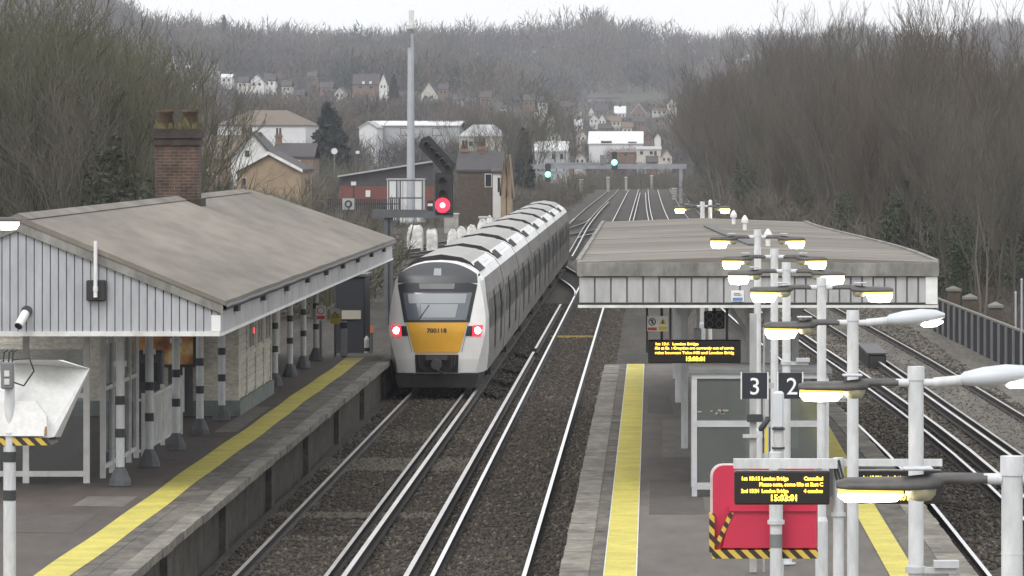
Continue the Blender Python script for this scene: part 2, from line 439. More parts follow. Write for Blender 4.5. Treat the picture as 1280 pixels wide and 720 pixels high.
def rail_mesh(name, path, w, h, ztop, mtop, parent):
    """rail along path (list of (x,y)): polished head face, rusty web and foot"""
    mb = MB(); n = len(path)
    prof = [(-w/2, 0), (-w/2, -.035), (-.012, -.05), (-.012, -h+.03), (-.075, -h), (.075, -h), (.012, -h+.03), (.012, -.05), (w/2, -.035), (w/2, 0)]
    rings = []
    for i, (x, y) in enumerate(path):
        a = path[max(i-1, 0)]; b = path[min(i+1, n-1)]
        dx, dy = b[0]-a[0], b[1]-a[1]; L = sqrt(dx*dx+dy*dy); nx_, ny_ = dy/L, -dx/L
        rings.append([(x + nx_*p[0], y + ny_*p[0], ztop + p[1]) for p in prof])
    k = len(prof); vs = [p for r in rings for p in r]; ftop = []; fs = []
    for r in range(n-1):
        for i in range(k):
            j = (i+1) % k
            (ftop if i == k-1 else fs).append((r*k+i, r*k+j, (r+1)*k+j, (r+1)*k+i))
    o = len(mb.v); mb.v.extend(vs)
    mb.cur = 0
    for q in ftop: mb.f.append(q); mb.sm.append(False); mb.mi.append(0)
    for q in fs: mb.f.append(q); mb.sm.append(False); mb.mi.append(1)
    return mb.build(name, [mtop, M['railside']], parent)

def frange(a, b, n): return [a + (b-a)*i/n for i in range(n+1)]
def track(fx, y0, y1, cond=None, mt=('railtop','railtop'), sleep_to=330, step=10):
    root = bpy.data.objects.new('railway_track', None); COL.objects.link(root); root['_b'] = [0,0,0]; root['kind'] = 'structure'
    ys = frange(y0, y1, max(4, int((y1-y0)/step)))
    for s, m in ((-1, mt[0]), (1, mt[1])):
        rail_mesh('rail', [(fx(y) + s*.752, y) for y in ys], .072, .16, 0, M[m], root)
    for (c0, c1, off) in (cond or []):
        yy = frange(c0, c1, max(3, int((c1-c0)/step)))
        rail_mesh('conductor_rail', [(fx(y) + off, y) for y in yy], .085, .19, .075, M['condtop'], root)
    mb = MB(); y = max(y0, 55)
    while y < min(y1, sleep_to):
        x = fx(y); mb.box(x-1.25, x+1.25, y, y+.26, -.26, -.186); y += .72
    if mb.v:
        o = mb.build('sleepers', M['sleeper'], root); o['kind'] = 'stuff'
    return root
track(XA, 20, 825, [(20, 312, 1.10), (330, 640, 1.14)], ('railtop_dull', 'railtop_dull'))
track(XB, 20, 825, [(20, 178, -1.14), (181, 231, -1.14), (318, 760, 1.14)])
track(XC, 20, 825, [(20, 212, 1.14), (330, 760, -1.14)], ('railtop', 'railtop'))
track(XD, 20, 825, [(20, 180, -1.14)], ('railtop_dull', 'railtop_dull'))
# crossovers and the junction that swings off to the left
def xover(xa, xb, y0, y1):
    return lambda y: xa(y) + (xb(y) - xa(y)) * sstep(y0, y1, y)
track(xover(XB, XA, 246, 322), 246, 322, None, ('railtop', 'railtop_dull'), step=5)
track(xover(XA, XB, 395, 460), 395, 460, None, ('railtop_dull', 'railtop'), step=5)
track(xover(XB, XC, 330, 420), 330, 420, None, ('railtop_dull', 'railtop_dull'), step=6)
TE = [(230, -36), (260, -29), (300, -21.5), (340, -15.2), (400, -10), (470, -7), (520, -6.6)]
track(lambda y: interp(TE, y), 250, 505, None, ('railtop_dull', 'railtop_dull'), 505, step=6)
track(lambda y: interp(TE, y) - 3.4, 240, 480, None, ('railtop_dull', 'railtop_dull'), 480, step=6)
# paler ballast between the right hand tracks
sheet('pale_ballast', [((XC(y) + XD(y))/2 - .32, y) for y in range(60, 260, 10)], [((XC(y) + XD(y))/2 + .75, y) for y in range(60, 260, 10)], -.175, M['ballast_pale'])
sheet('pale_ballast', [(XD(y) - .6, y) for y in range(60, 260, 10)], [(XD(y) + .6, y) for y in range(60, 260, 10)], -.150, M['ballast_pale'])
sheet('pale_ballast', [(XD(y) + 1.25, y) for y in range(60, 260, 10)], [(min(XD(y) + 3.2, bx_right(y) + .6), y) for y in range(60, 260, 10)], -.172, M['ballast_pale'])

IRT = lambda y: 4.6 - .55 * sstep(95, 150, y)
# loose stones over the track beds (uncountable)
rg = np.random.RandomState(44)
def stones(name, n, xf, y0, y1, size, mats, p, zf):
    base = np.array([[1,0,0],[0,1,0],[-1,0,0],[0,-1,0],[0,0,1],[0,0,-.6]], dtype=float)
    tri = np.array([[0,1,4],[1,2,4],[2,3,4],[3,0,4],[1,0,5],[2,1,5],[3,2,5],[0,3,5]])
    Y = y0*(y1/y0)**rg.uniform(size=n); X = np.array([xf(y) for y in Y]); Z = np.array([zf(x, y) for x, y in zip(X, Y)])
    S_ = size*rg.uniform(.5, 1.3, size=(n, 1)); sc = rg.uniform(.6, 1.2, size=(n, 3))*S_
    a = rg.uniform(0, 6.28, size=n); c, s_ = np.cos(a)[:, None], np.sin(a)[:, None]
    B = base[None]*sc[:, None, :] + rg.normal(size=(n, 6, 3))*S_[:, None]*.12
    V = np.stack([B[:, :, 0]*c - B[:, :, 1]*s_, B[:, :, 0]*s_ + B[:, :, 1]*c, B[:, :, 2]*.8], axis=2) + np.stack([X, Y, Z], axis=1)[:, None, :]
    T = (tri[None] + (np.arange(n)*6)[:, None, None]).reshape(-1, 3)
    me = bpy.data.meshes.new(name); nv = n*6; nt = len(T)
    me.vertices.add(nv); me.vertices.foreach_set('co', V.astype(np.float32).ravel())
    me.loops.add(nt*3); me.loops.foreach_set('vertex_index', T.astype(np.int32).ravel())
    me.polygons.add(nt); me.polygons.foreach_set('loop_start', np.arange(0, nt*3, 3, dtype=np.int32)); me.polygons.foreach_set('loop_total', np.full(nt, 3, dtype=np.int32))
    for m in mats: me.materials.append(m)
    me.polygons.foreach_set('material_index', np.repeat(rg.choice(len(mats), n, p=p), 8).astype(np.int32))
    me.update(calc_edges=True)
    o = bpy.data.objects.new(name, me); COL.objects.link(o); o['kind'] = 'stuff'
M['stone1'] = mat('stone_brown', (.072, .059, .046), 1); M['stone2'] = mat('stone_dark', (.040, .034, .028), 1); M['stone3'] = mat('stone_pale', (.135, .122, .102), 1)
SM = [M['stone1'], M['stone2'], M['stone3']]
stones('ballast_stones', 52000, lambda y: rg.uniform(-7.4, -1.2), 72, 240, .060, SM, [.52, .40, .08], lambda x, y: -.185)
stones('ballast_stones', 26000, lambda y: IRT(y) + rg.uniform(0, 6.2), 90, 260, .060, SM, [.5, .32, .18], lambda x, y: -.175)
def band(y): return rg.uniform(-7.4, -5.4) if rg.uniform() < .8 else rg.uniform(-5.3, -4.2)
for (ya, yb, n) in ((117, 121.5, 2600), (102.2, 103.6, 1200), (96.5, 97.3, 260), (128, 133, 700)):
    stones('pale_stones', n, band, ya, yb, .05, SM, [.18, .02, .80], lambda x, y: -.172)

# ------------------------------------------------------------------ platforms
ly = frange(20, 156, 34)
LE = -7.45
def strip(mb, f0, f1, ys, z):
    vs = []
    for y in ys: vs += [(f0(y), y, z), (f1(y), y, z)]
    mb.add(vs, [(2*i, 2*i+1, 2*i+3, 2*i+2) for i in range(len(ys)-1)])
mb = MB()
mb.box(-24, LE - .25, 20, 156, -.4, PZ - .06)
struct(mb.build('platform_wall', M['platwall']))
mb = MB(); y = 60
while y < 154:
    mb.box(LE - .25, LE - .13, y, y + .8, -.4, PZ - .14); y += 11.3        # brick piers under the nosing
struct(mb.build('platform_wall', M['platwall']))
mb = MB(); y = 20.0; random.seed(3)
while y < 156:
    w = 1.83; mb.box(LE - .30 , LE + random.uniform(-.015, .015), y + .012, min(y + w, 156) - .012, PZ - .14, PZ + random.uniform(-.006, .004)); y += w
struct(mb.build('platform_coping', M['coping']))
mb = MB(); mb.box(-24, LE - .30, 20, 156, PZ - .06, PZ - .012)
struct(mb.build('platform', M['asphalt_l']))
mb = MB(); y = 20.0
while y < 155.6:
    w = random.uniform(.85, 1.0); zz = PZ - .006 + random.uniform(-.004, .003); mb.box(-8.31, LE - .64, y, y + w - .012, PZ - .05, zz); mb.box(LE - .632, LE - .308, y + .3, y + w + .288, PZ - .05, zz - .002); y += w
struct(mb.build('platform_paving', M['paving']))
mb = MB(); wob = lambda y: .015 * sin(y * .23) + .012 * sin(y * .61 + 1)
strip(mb, lambda y: -8.82 + wob(y), lambda y: -8.30 + wob(y + 3), frange(20, 152.4, 90), PZ - .001)
struct(mb.build('tactile_strip', M['yellow']))
# end ramp
mb = MB(); mb.prism([(156, -.4), (156, PZ - .02), (166, -.15), (166, -.4)], 'x', -12.5, LE - .1)
struct(mb.build('platform_ramp', M['paving']))

# island
IL = lambda y: -1.33
IR = lambda y: 4.66 - .22 * sstep(95, 125, y) - .42 * sstep(118, 150, y)
iy = frange(20, 148, 48)
def solid(f0, f1, ys, z0, z1):
    mb = MB(); rings = [[(f0(y), y, z0), (f1(y), y, z0), (f1(y), y, z1), (f0(y), y, z1)] for y in ys]
    mb.loft(rings, True, True, False); return mb
struct(solid(lambda y: IL(y) + .22, lambda y: IR(y) - .22, iy, -.4, PZ - .06).build('platform_wall', M['platwall']))
struct(solid(lambda y: IL(y) + .42, lambda y: IR(y) - .42, iy, PZ - .06, PZ - .012).build('island_platform', M['asphalt']))
for side in (0, 1):
    mb = MB(); y = 20.0
    while y < 148:
        w = 1.22; e = IL(y) if side == 0 else IR(y)
        j = random.uniform(-.012, .012)
        if side == 0: mb.box(e + j, e + .42, y + .01, min(y + w, 148) - .01, PZ - .14, PZ + random.uniform(-.006, .004))
        else: mb.box(e - .42, e + j, y + .01, min(y + w, 148) - .01, PZ - .14, PZ + random.uniform(-.006, .004))
        y += w
    struct(mb.build('platform_coping', M['coping']))
mb = MB(); y = 20.0
while y < 147.4:
    w = random.uniform(.55, .65); mb.box(IL(y) + .43, -.70, y, y + w - .01, PZ - .04, PZ - .007 + random.uniform(-.004, .003)); y += w
struct(mb.build('platform_paving', M['paving']))
mb = MB(); strip(mb, lambda y: IR(y) - .82, lambda y: IR(y) - .43, iy, PZ - .007); struct(mb.build('platform_paving', M['paving']))
mb = MB(); y = 20.0
while y < 147.8: mb.box(-.686, -.232, y, y + .392, PZ - .04, PZ - .001 + random.uniform(-.002, .002)); y += .4
struct(mb.build('tactile_strip', M['yellow']))
mb = MB(); strip(mb, lambda y: 3.40 + .15 * sstep(85, 123, y) - .45 * sstep(128, 150, y), lambda y: 3.80 + .08 * sstep(85, 123, y) - .45 * sstep(128, 150, y), iy, PZ - .001); struct(mb.build('tactile_strip', M['yellow']))
mb = MB(); strip(mb, lambda y: -.70, lambda y: -.686, iy, PZ + .0005); strip(mb, lambda y: -.232, lambda y: -.215, iy, PZ + .0005)
struct(mb.build('painted_edge_line', M['trim']))

# tarmac patches and covers let into the platforms
M['patch'] = mat('tarmac_patch', (.075, .066, .060), .85, var=.25, scale=3, stretch=(1, .3, 1)); M['patch2'] = mat('pale_patch_tarmac', (.150, .136, .120), .85, var=.25, scale=3, stretch=(1, .3, 1))
random.seed(77)
for (x0, x1, y0, y1, m) in ((-.05, .9, 88, 97, 'patch'), (1.1, 2.6, 79, 84, 'patch2'), (.2, 1.3, 104, 118, 'patch2'), (-.1, .5, 121, 130, 'patch'), (2.2, 3.2, 101, 110, 'patch'), (-10.9, -9.2, 84, 88, 'patch'), (-9.9, -9.0, 90, 92.5, 'patch2'), (-10.6, -8.95, 103, 110, 'patch'), (-9.4, -8.9, 113, 124, 'patch2')):
    mb = MB(); mb.add([(x0, y0, PZ - .008), (x1, y0 + random.uniform(-.2, .2), PZ - .008), (x1 - random.uniform(0, .08), y1, PZ - .008), (x0 + random.uniform(0, .08), y1 + random.uniform(-.3, .3), PZ - .008)], [(0, 1, 2, 3)])
    struct(mb.build('tarmac_patch', M[m]))
# ------------------------------------------------------------------ left canopy
YG, YE = 92.9, 154.5
RX, RZ_, EX = -11.17, 5.83, -7.60          # ridge x, ridge z, eave x
EZ = 4.36
LX = RX - (EX - RX)
cl = thing('platform_canopy', 'large pitched brown felt roof canopy with grey corrugated gable on left platform', 'canopy', (RX, YG, PZ))
mb = MB()
slope = lambda x: RZ_ - abs(x - RX) * (RZ_ - EZ) / (EX - RX)
rings = []
for y in frange(YG - .12, YE, 24):
    e = .008 * sin(y * .7) * (1 if YG + 1 < y < YE - 1 else 0)
    rz = RZ_ - .25 * sstep(YE - 9, YE, y)
    rings.append([(LX - .1, y, EZ - .04), (RX, y, rz), (EX + .1, y, EZ - .04 + e), (EX + .1, y, EZ - .12 + e), (RX, y, rz - .10), (LX - .1, y, EZ - .12)])
mb.loft(rings, True, True, False)
mb.build('roof', M['roof_l'], cl)
mb = MB()          # ridge capping and felt laps
mb.prism([(RX - .22, RZ_ - .07), (RX, RZ_ + .03), (RX + .22, RZ_ - .07)], 'y', YG, YE - 10)
mb.build('ridge_capping', M['roof'], cl)
# gable: corrugated sheet with ribs
mb = MB(); x = LX + .05; step = .142
while x < EX - .02:
    xa, xb = x, min(x + step, EX - .02)
    for (a, b, d) in ((xa, xb - step*.14, -.03),):
        za, zb = slope(a) - .26, slope(b) - .26
        mb.box(a, b, YG + d, YG, 3.78, 3.781)
        k = len(mb.v) - 8
        for i in (4, 7): mb.v[k+i] = (mb.v[k+i][0], mb.v[k+i][1], za)
        for i in (5, 6): mb.v[k+i] = (mb.v[k+i][0], mb.v[k+i][1], zb)
    x += step
mb.build('gable_panel', M['panel'], cl)
mb = MB(); mb.prism([(LX + .05, 3.79), (EX - .02, 3.79), (EX - .02, EZ - .30), (RX, RZ_ - .30), (LX + .05, EZ - .30)], 'y', YG + .001, YG + .05); mb.build('gable_shade_backing', M['groove_shade'], cl)  # darker sheet behind the strips paints the rib shadows
for s in (1, -1):
    mb = MB(); ex = EX + .06 if s == 1 else LX - .06
    mb.prism([(RX, RZ_ - .03), (ex, EZ - .05), (ex, EZ - .27), (RX, RZ_ - .28)], 'y', YG - .10, YG - .045)
    mb.build('bargeboard', M['flash'], cl)
mb = MB(); mb.box(LX, EX, YG - .07, YG + .06, 3.70, 3.785); mb.build('bottom_rail', M['trim'], cl)
mb = MB(); mb.box(EX - .15, EX + .012, YG - .05, YG - .034, 3.79, EZ - .29); mb.build('corner_board', M['white'], cl)
mb = MB(); mb.box(EX - .05, EX, YG + .06, YE, 3.74, EZ - .12); mb.build('side_fascia', M['paint_dirty'], cl)
mb = MB(); mb.box(EX - .06, EX + .03, YG + .06, YE, 3.70, 3.745); mb.build('fascia_trim', M['white'], cl)
mb = MB()
pts = []
for i, y in enumerate(frange(YG, YE, 44)):
    pts.append((EX + .07, y, EZ - .16 + .008 * sin(i * 1.9)))
for a, b in zip(pts, pts[1:]): mb.cyl(a, b, .055, .055, 6, False)
g = mb.build('gutter', M['darkgrey'], cl)
for i in range(9):
    y = YG + 3 + i * 6.6
    mb = MB(); mb.box(EX - .002, EX + .09, y, y + .5, EZ - .32, EZ - .20); mb.build('gutter_bracket', M['black'], cl)
mb = MB(); mb.box(EX - .3, EX - .06, YE - .05, YE, 3.74, EZ - .16)
mb.prism([(LX, EZ - .14), (RX, RZ_ - .36), (EX, EZ - .14), (EX, 3.9), (LX, 3.9)], 'y', YE - .04, YE - .01)
mb.build('far_gable', M['soffit'], cl)
mb = MB()
for y in frange(YG + 2.4, YE - 2, 10):
    mb.box(LX + .1, EX - .08, y - .06, y + .06, 3.80, 4.0)
mb.build('soffit_beams', M['soffit'], cl)
mb = MB(); mb.add([(LX, YG+.05, 3.99), (EX-.06, YG+.05, 3.99), (EX-.06, YE-.1, 3.99), (LX, YE-.1, 3.99)], [(0,1,2,3)]); mb.build('ceiling', M['soffit'], cl)
cols = [95.3, 100.85, 106.5, 112.1, 117.8, 134.4, 140.0, 145.4, 150.9]
def column(y, x=-9.6):
    mb = MB(); mb.cyl((x, y, PZ + .28), (x, y, 3.82), .082, .078, 14, False)
    mb.cyl((x, y, PZ + 2.15), (x, y, PZ + 2.25), .12, .12, 14)
    mb.cyl((x, y, 3.5), (x, y, 3.82), .08, .16, 14)
    c = mb.build('column', M['postwhite'], cl); sub(c)
    mb = MB(); mb.loft([[(x + r*cos(a), y + r*sin(a), z) for a in [2*pi*i/8 + pi/8 for i in range(8)]] for (r, z) in ((.21, PZ), (.20, PZ + .1), (.12, PZ + .28), (.085, PZ + .34))], True, True, False)
    b = mb.build('base', M['plinth'], c, base=cl['_b'])
    for z in (.95, 1.54):
        mb = MB(); mb.cyl((x, y, PZ + z - .08), (x, y, PZ + z + .08), .087, .087, 14); mb.build('band', M['band'], c, base=cl['_b'])
for y in cols: column(y)

# items on the gable
a = thing('radio_aerial', 'white rod aerial on a dark box fixed to the grey corrugated gable', 'aerial', (-9.77, YG - .1, 4.3))
X1, Z1 = at(121, 362, YG)
mb = MB(); mb.bevbox(X1 - .17, X1 + .17, YG - .16, YG - .03, Z1 - .2, Z1 + .17, .02); mb.build('bracket_box', M['black'], a)
mb = MB(); mb.cyl((X1 + .0, YG - .22, Z1 - .13), (X1, YG - .22, Z1 + .86), .036, .032, 10); mb.cyl((X1, YG - .22, Z1 - .02), (X1, YG - .22, Z1 + .06), .045, .045, 10); mb.build('rod', M['white'], a)
a = thing('security_camera', 'white bullet camera pointing down from the corrugated gable', 'camera', (-11.05, YG - .1, 4))
X1, Z1 = at(31, 398, YG)
mb = MB(); mb.cyl((X1 + .04, YG - .03, Z1 + .13), (X1 + .04, YG - .08, Z1 + .13), .10, .10, 10); mb.cyl((X1 + .04, YG - .08, Z1 + .13), (X1 + .03, YG - .18, Z1 + .1), .03, .03, 8); mb.build('mount', M['darkgrey'], a)
mb = MB(); mb.cyl((X1 + .03, YG - .16, Z1 + .10), (X1 - .06, YG - .42, Z1 - .12), .075, .08, 12); mb.build('housing', M['white'], a)
mb = MB(); mb.cyl((X1 - .06, YG - .42, Z1 - .12), (X1 - .065, YG - .43, Z1 - .13), .07, .07, 12); mb.build('lens', M['black'], a)

# ------------------------------------------------------------------ station building under the canopy
sb = thing('station_building', 'cream weatherboarded station building with brick chimney under left canopy', 'building', (-12.5, 120, PZ))
BW = -10.35; BF = 119.6; BB = 131
mb = MB(); mb.box(-17, BW, BF, BB + 16, PZ + .35, 4.4)
k = PZ + .5
while k < 3.7:
    mb.box(-17, BW + .012, BF - .014, BF - .001, k, k + .13); k += .16
mb.build('wall', M['cream'], sb)
mb = MB(); mb.box(BW, -9.42, BF + .1, 130.2, PZ + .35, 3.95)
k = PZ + .45
while k < 3.6:
    mb.box(-9.42, -9.40, BF + .5, 130.0, k, k + .14); mb.box(BW + .02, -9.43, BF + .08, BF + .10, k, k + .14); k += .17
for y in (BF + .1, 122.3, 125.0, 127.6, 130.0): mb.box(-9.42, -9.37, y, y + .22, PZ + .35, 3.8)
mb.box(-9.42, -9.375, BF + .32, 129.98, PZ + 1.25, PZ + 1.36)
mb.build('bay', M['cream'], sb)
mb = MB(); mb.box(BW - .02, -9.33, BF + .04, 130.4, PZ, PZ + .35); mb.box(-17, BW - .02, BF - .05, BF + .2, PZ, PZ + .35); mb.build('plinth', M['greenplinth'], sb)
for y in (122.7, 125.4, 127.95):
    mb = MB(); mb.box(-9.417, -9.39, y, y + 1.75, PZ + 1.42, 3.45)
    w = mb.build('window', M['glassdark'], sb); sub(w)
    mb = MB()
    for yy in (y, y + .84, y + 1.67): mb.box(-9.39, -9.36, yy, yy + .08, PZ + 1.42, 3.45)
    mb.box(-9.388, -9.362, y + .08, y + 1.67, PZ + 2.2, PZ + 2.26)
    mb.build('frame', M['trim'], w, base=sb['_b'])
mb = MB(); mb.box(-10.95, -10.40, BF - .10, BF - .02, PZ + .02, 3.2); dd = mb.build('door', M['darkgrey'], sb); sub(dd)
mb = MB(); mb.box(-10.62, -10.58, BF - .14, BF - .10, PZ + .1, 3.1); mb.build('door_edge', M['trim'], dd, base=sb['_b'])
# platform-side wall light seen in the bay window
X1, Z1 = at(315, 413, 124)
mb = MB(); mb.cyl((-9.36, 124, Z1), (-9.34, 124, Z1), .07, .07, 10); mb.build('red_lamp', M['sigglow'], sb)
# chimney
cx0, cx1, cy = -11.72, -10.72, 125.0
mb = MB(); mb.box(cx0, cx1, cy - .5, cy + .6, 4.0, 7.05); chn = mb.build('chimney', M['brick'], sb); sub(chn)
mb = MB(); mb.box(cx0 - .10, cx1 + .10, cy - .6, cy + .7, 5.1, 5.78); mb.build('chimney_base', M['brickdark'], chn, base=sb['_b'])
mb = MB(); mb.box(cx0 - .06, cx1 + .06, cy - .56, cy + .66, 7.05, 7.16); mb.box(cx0 - .02, cx1 + .02, cy - .53, cy + .62, 7.16, 7.22); mb.box(cx0 - .07, cx1 + .07, cy - .57, cy + .67, 7.22, 7.38); mb.box(cx0 - .02, cx1 + .03, cy - .52, cy + .62, 7.38, 7.44); mb.build('cornice', M['brickdark'], chn, base=sb['_b'])
mb = MB(); random.seed(5)
for i in range(46):
    x = random.uniform(cx0, cx1); yv = random.uniform(cy - .4, cy + .4); r = random.uniform(.04, .13); mb.cyl((x, yv, 7.42), (x + random.uniform(-.05, .05), yv, 7.44 + r * random.uniform(.8, 2.2)), r, r * .3, 5, True, False)
mb.build('moss', M['moss'], chn, base=sb['_b'])
for px in (-11.52, -10.93):
    mb = MB(); mb.loft([[(px + r*cos(a), cy + r*sin(a), z) for a in [2*pi*i/10 for i in range(10)]] for (r, z) in ((.19, 7.43), (.17, 7.8), (.20, 7.82), (.21, 7.89), (.15, 7.89))], True, True, True)
    mb.build('chimney_pot', M['pot'], chn, base=sb['_b'])

# poster on the wall facing the camera
X0, Z0 = at(163, 455, BF); X1, Z1 = at(242, 418, BF)
pw = thing('advertising_poster', 'backlit orange poster hung on the station building beneath the canopy', 'poster', (X0, BF - .15, Z0))
mb = MB(); mb.box(X0 - .06, X1 + .06, BF - .16, BF - .03, Z0 - .07, Z1 + .07); mb.build('frame', M['black'], pw)
mb = MB(); mb.box(X0, X1, BF - .172, BF - .162, Z0, Z1); mb.build('print', M['poster'], pw)

# glass shelter and railing
gs = thing('glass_windbreak', 'white framed glazed windbreak panels standing beneath the left canopy', 'glass screen', (-10.3, 96, PZ))
YS = 96.0; XS = -10.28
mb = MB(); mb.box(-15, XS - .04, YS - .012, YS + .012, PZ + .2, 3.35); mb.build('pane', M['glass_l'], gs)
mb = MB(); mb.box(XS + .14, XS + .16, YS + 1.4, YS + 7.6, PZ + .2, 3.35); mb.build('pane', M['glass_l'], gs)
mb = MB()
for x in (-14.4, -12.9, -11.38, XS): mb.box(x - .055, x + .055, YS - .05, YS + .05, PZ, 3.6)
mb.box(-15, XS, YS - .035, YS + .035, PZ + .12, PZ + .22); mb.box(-15, XS, YS - .03, YS + .03, PZ + 1.55, PZ + 1.64)
for y in (1.4, 3.0, 4.6, 6.2, 7.7): mb.box(XS + .10, XS + .20, YS + y - .05, YS + y + .05, PZ, 3.6)
for z in (.16, 1.6, 2.55): mb.box(XS + .12, XS + .18, YS + 1.4, YS + 7.7, PZ + z, PZ + z + .08)
mb.build('frame', M['trim'], gs)
rl = thing('railing', 'white upright bar railing with gate beneath the left canopy', 'railing', (-10.1, 104, PZ))
mb = MB(); xr = -10.02
y = 104.2
while y < 112.2:
    mb.box(xr - .018, xr + .018, y, y + .04, PZ + .12, PZ + 1.12); y += .17
mb.box(xr - .025, xr + .025, 104.1, 112.2, PZ + 1.1, PZ + 1.16); mb.box(xr - .025, xr + .025, 104.1, 112.2, PZ + .1, PZ + .15)
for y in (104.1, 108.1, 112.2): mb.box(xr - .045, xr + .045, y - .04, y + .05, PZ, PZ + 1.25)
mb.build('barrier', M['trim'], rl)
mb = MB(); x = -10.75
while x < -10.08:
    mb.box(x, x + .035, 103.9, 103.94, PZ + .14, PZ + 1.12); x += .115
mb.box(-10.75, -10.06, 103.89, 103.95, PZ + 1.1, PZ + 1.15); mb.box(-10.75, -10.06, 103.89, 103.95, PZ + .1, PZ + .15)
mb.build('gate', M['trim'], rl)
# dark machine and yellow bin behind the railing
vm = thing('ticket_machine', 'dark upright ticket machine behind the white railing', 'machine', (-10.6, 113, PZ))
mb = MB(); mb.bevbox(-11.0, -10.45, 112.6, 113.2, PZ, PZ + 1.75, .04); mb.build('casing', M['darkgrey'], vm)
mb = MB(); mb.box(-10.92, -10.55, 112.585, 112.598, PZ + 1.1, PZ + 1.5); mb.build('screen', M['glassdark'], vm)

# ------------------------------------------------------------------ far end of the left platform
tf = thing('timber_fence', 'tall fence of weathered vertical pales behind the far canopy columns', 'fence', (-11.2, 147, PZ))
mb = MB(); y = 131.2; random.seed(11)
while y < 156.5:
    w = random.uniform(.20, .26); mb.box(-11.3, -11.26, y, y + w, PZ + .05, PZ + 2.25 + random.uniform(-.03, .03)); y += w + .07
x = -12.3
mb.build('pales', M['fencewood'], tf)
mb = MB()
for z in (.4, 1.9): mb.box(-11.36, -11.3, 131.2, 156.5, PZ + z, PZ + z + .1)
for y in frange(131.3, 156.4, 8): mb.box(-11.46, -11.36, y, y + .12, PZ - .1, PZ + 2.3)
mb.build('fence_rails', M['fencewood'], tf)

X0, Z0 = at(418, 432, 160); X1, Z1 = at(456, 346, 160)
nv = thing('equipment_cabin', 'dark navy cabin past the end of the left platform', 'cabin', (X0, 160, 0))
mb = MB(); mb.bevbox(X0, X1, 160, 163, -.3, Z1, .04); mb.build('body', M['navy'], nv)
mb = MB(); mb.box(X0 - .08, X1 + .08, 159.9, 163.1, Z1, Z1 + .08); mb.build('roof', M['darkgrey'], nv)
xb0, zb0 = at(427, 399, 159.9); xb1, zb1 = at(451, 388, 159.9)
mb = MB(); mb.box(xb0, xb1, 159.94, 159.985, zb0, zb1); mb.build('board', M['board'], nv)

def post_sign(name, label, cat, x, y, z0, z1, w, h, draw):
    t = thing(name, label, cat, (x, y, z0))
    mb = MB(); mb.cyl((x, y + .04, z0), (x, y + .04, z1), .035, .035, 8); mb.build('post', M['midgrey'], t)
    mb = MB(); mb.box(x - w/2, x + w/2, y - .02, y, z1 - h, z1); p = mb.build('plate', M['white'], t)
    draw(t, x, y - .02, z1, w, h); return t
def tri_sign(t, x, y, z1, w, h):
    mb = MB(); mb.box(x - w*.46, x + w*.46, y - .006, y - .002, z1 - h*.96, z1 - h*.30); mb.build('yellow_field', M['signyellow'], t)
    c = z1 - h*.42; r = w*.36
    mb = MB(); mb.prism([(x - r, c - r*.6), (x + r, c - r*.6), (x, c + r*1.05)], 'y', y - .012, y - .008); mb.build('warning_triangle', M['black'], t)
    mb = MB(); mb.prism([(x - r*.62, c - r*.42), (x + r*.62, c - r*.42), (x, c + r*.66)], 'y', y - .018, y - .014); mb.build('triangle_field', M['signyellow'], t)
    mb = MB(); mb.prism([(x + r*.1, c + r*.4), (x - r*.16, c + r*.02), (x + r*.02, c + r*.02), (x - r*.1, c - r*.36), (x + r*.2, c + r*.1), (x + r*.02, c + r*.12)], 'y', y - .024, y - .020); mb.build('flash_symbol', M['black'], t)
X1, Z1 = at(419, 386, 153.2)
post_sign('warning_sign', 'yellow and white warning sign with black triangle near left platform end', 'sign', X1, 153.2, PZ, Z1, .31, .44, tri_sign)
X1, Z1 = at(401, 382, 150.2)
def red_sign(t, x, y, z1, w, h):
    mb = MB()
    n = 18
    for i in range(n):
        a0, a1 = 2*pi*i/n, 2*pi*(i+1)/n
        mb.prism([(x + .11*cos(a0), z1 - .14 + .11*sin(a0)), (x + .11*cos(a1), z1 - .14 + .11*sin(a1)), (x + .085*cos(a1), z1 - .14 + .085*sin(a1)), (x + .085*cos(a0), z1 - .14 + .085*sin(a0))], 'y', y - .008, y - .002)
    mb.build('red_ring', M['signred'], t)
    mb = MB(); mb.box(x - w*.42, x + w*.42, y - .008, y - .002, z1 - h*.92, z1 - h*.68); mb.build('caption_bar', M['signred'], t)
post_sign('prohibition_sign', 'small white sign with red ring beside the far column', 'sign', X1, 150.2, PZ, Z1, .28, .42, red_sign)

pc = thing('signalling_cabinet', 'slim grey cabinet with dark top at the left platform end', 'cabinet', (at(429, 440, 153)[0], 153.4, PZ))
x = pc.location.x
mb = MB(); mb.bevbox(x - .09, x + .09, 153.2, 153.6, PZ, PZ + .82, .02); mb.build('body', M['paint'], pc)
mb = MB(); mb.box(x - .10, x + .10, 153.18, 153.62, PZ + .82, PZ + 1.0); mb.build('top', M['band'], pc)
X1, Z1 = at(458, 440, 157)
mk = thing('marker_post', 'short white marker post beside the ramp at left platform end', 'post', (X1, 157.2, 0))
mb = MB(); mb.cyl((X1, 157.2, -.2), (X1, 157.2, PZ + .35), .09, .08, 10); mb.cyl((X1, 157.2, PZ + .35), (X1, 157.2, PZ + .45), .08, .02, 10); mb.build('shaft', M['trim'], mk)
mb = MB(); mb.cyl((X1, 157.2, PZ + .0), (X1, 157.2, PZ + .1), .095, .095, 10); mb.build('band', M['band'], mk)
X1, Z1 = at(464, 412, 168)
ob = thing('lineside_board', 'small dull orange board on a post between cabin and train', 'board', (X1, 168, -.2))
mb = MB(); mb.cyl((X1, 168.1, -.2), (X1, 168.1, Z1), .04, .04, 8); mb.build('post', M['darkgrey'], ob)
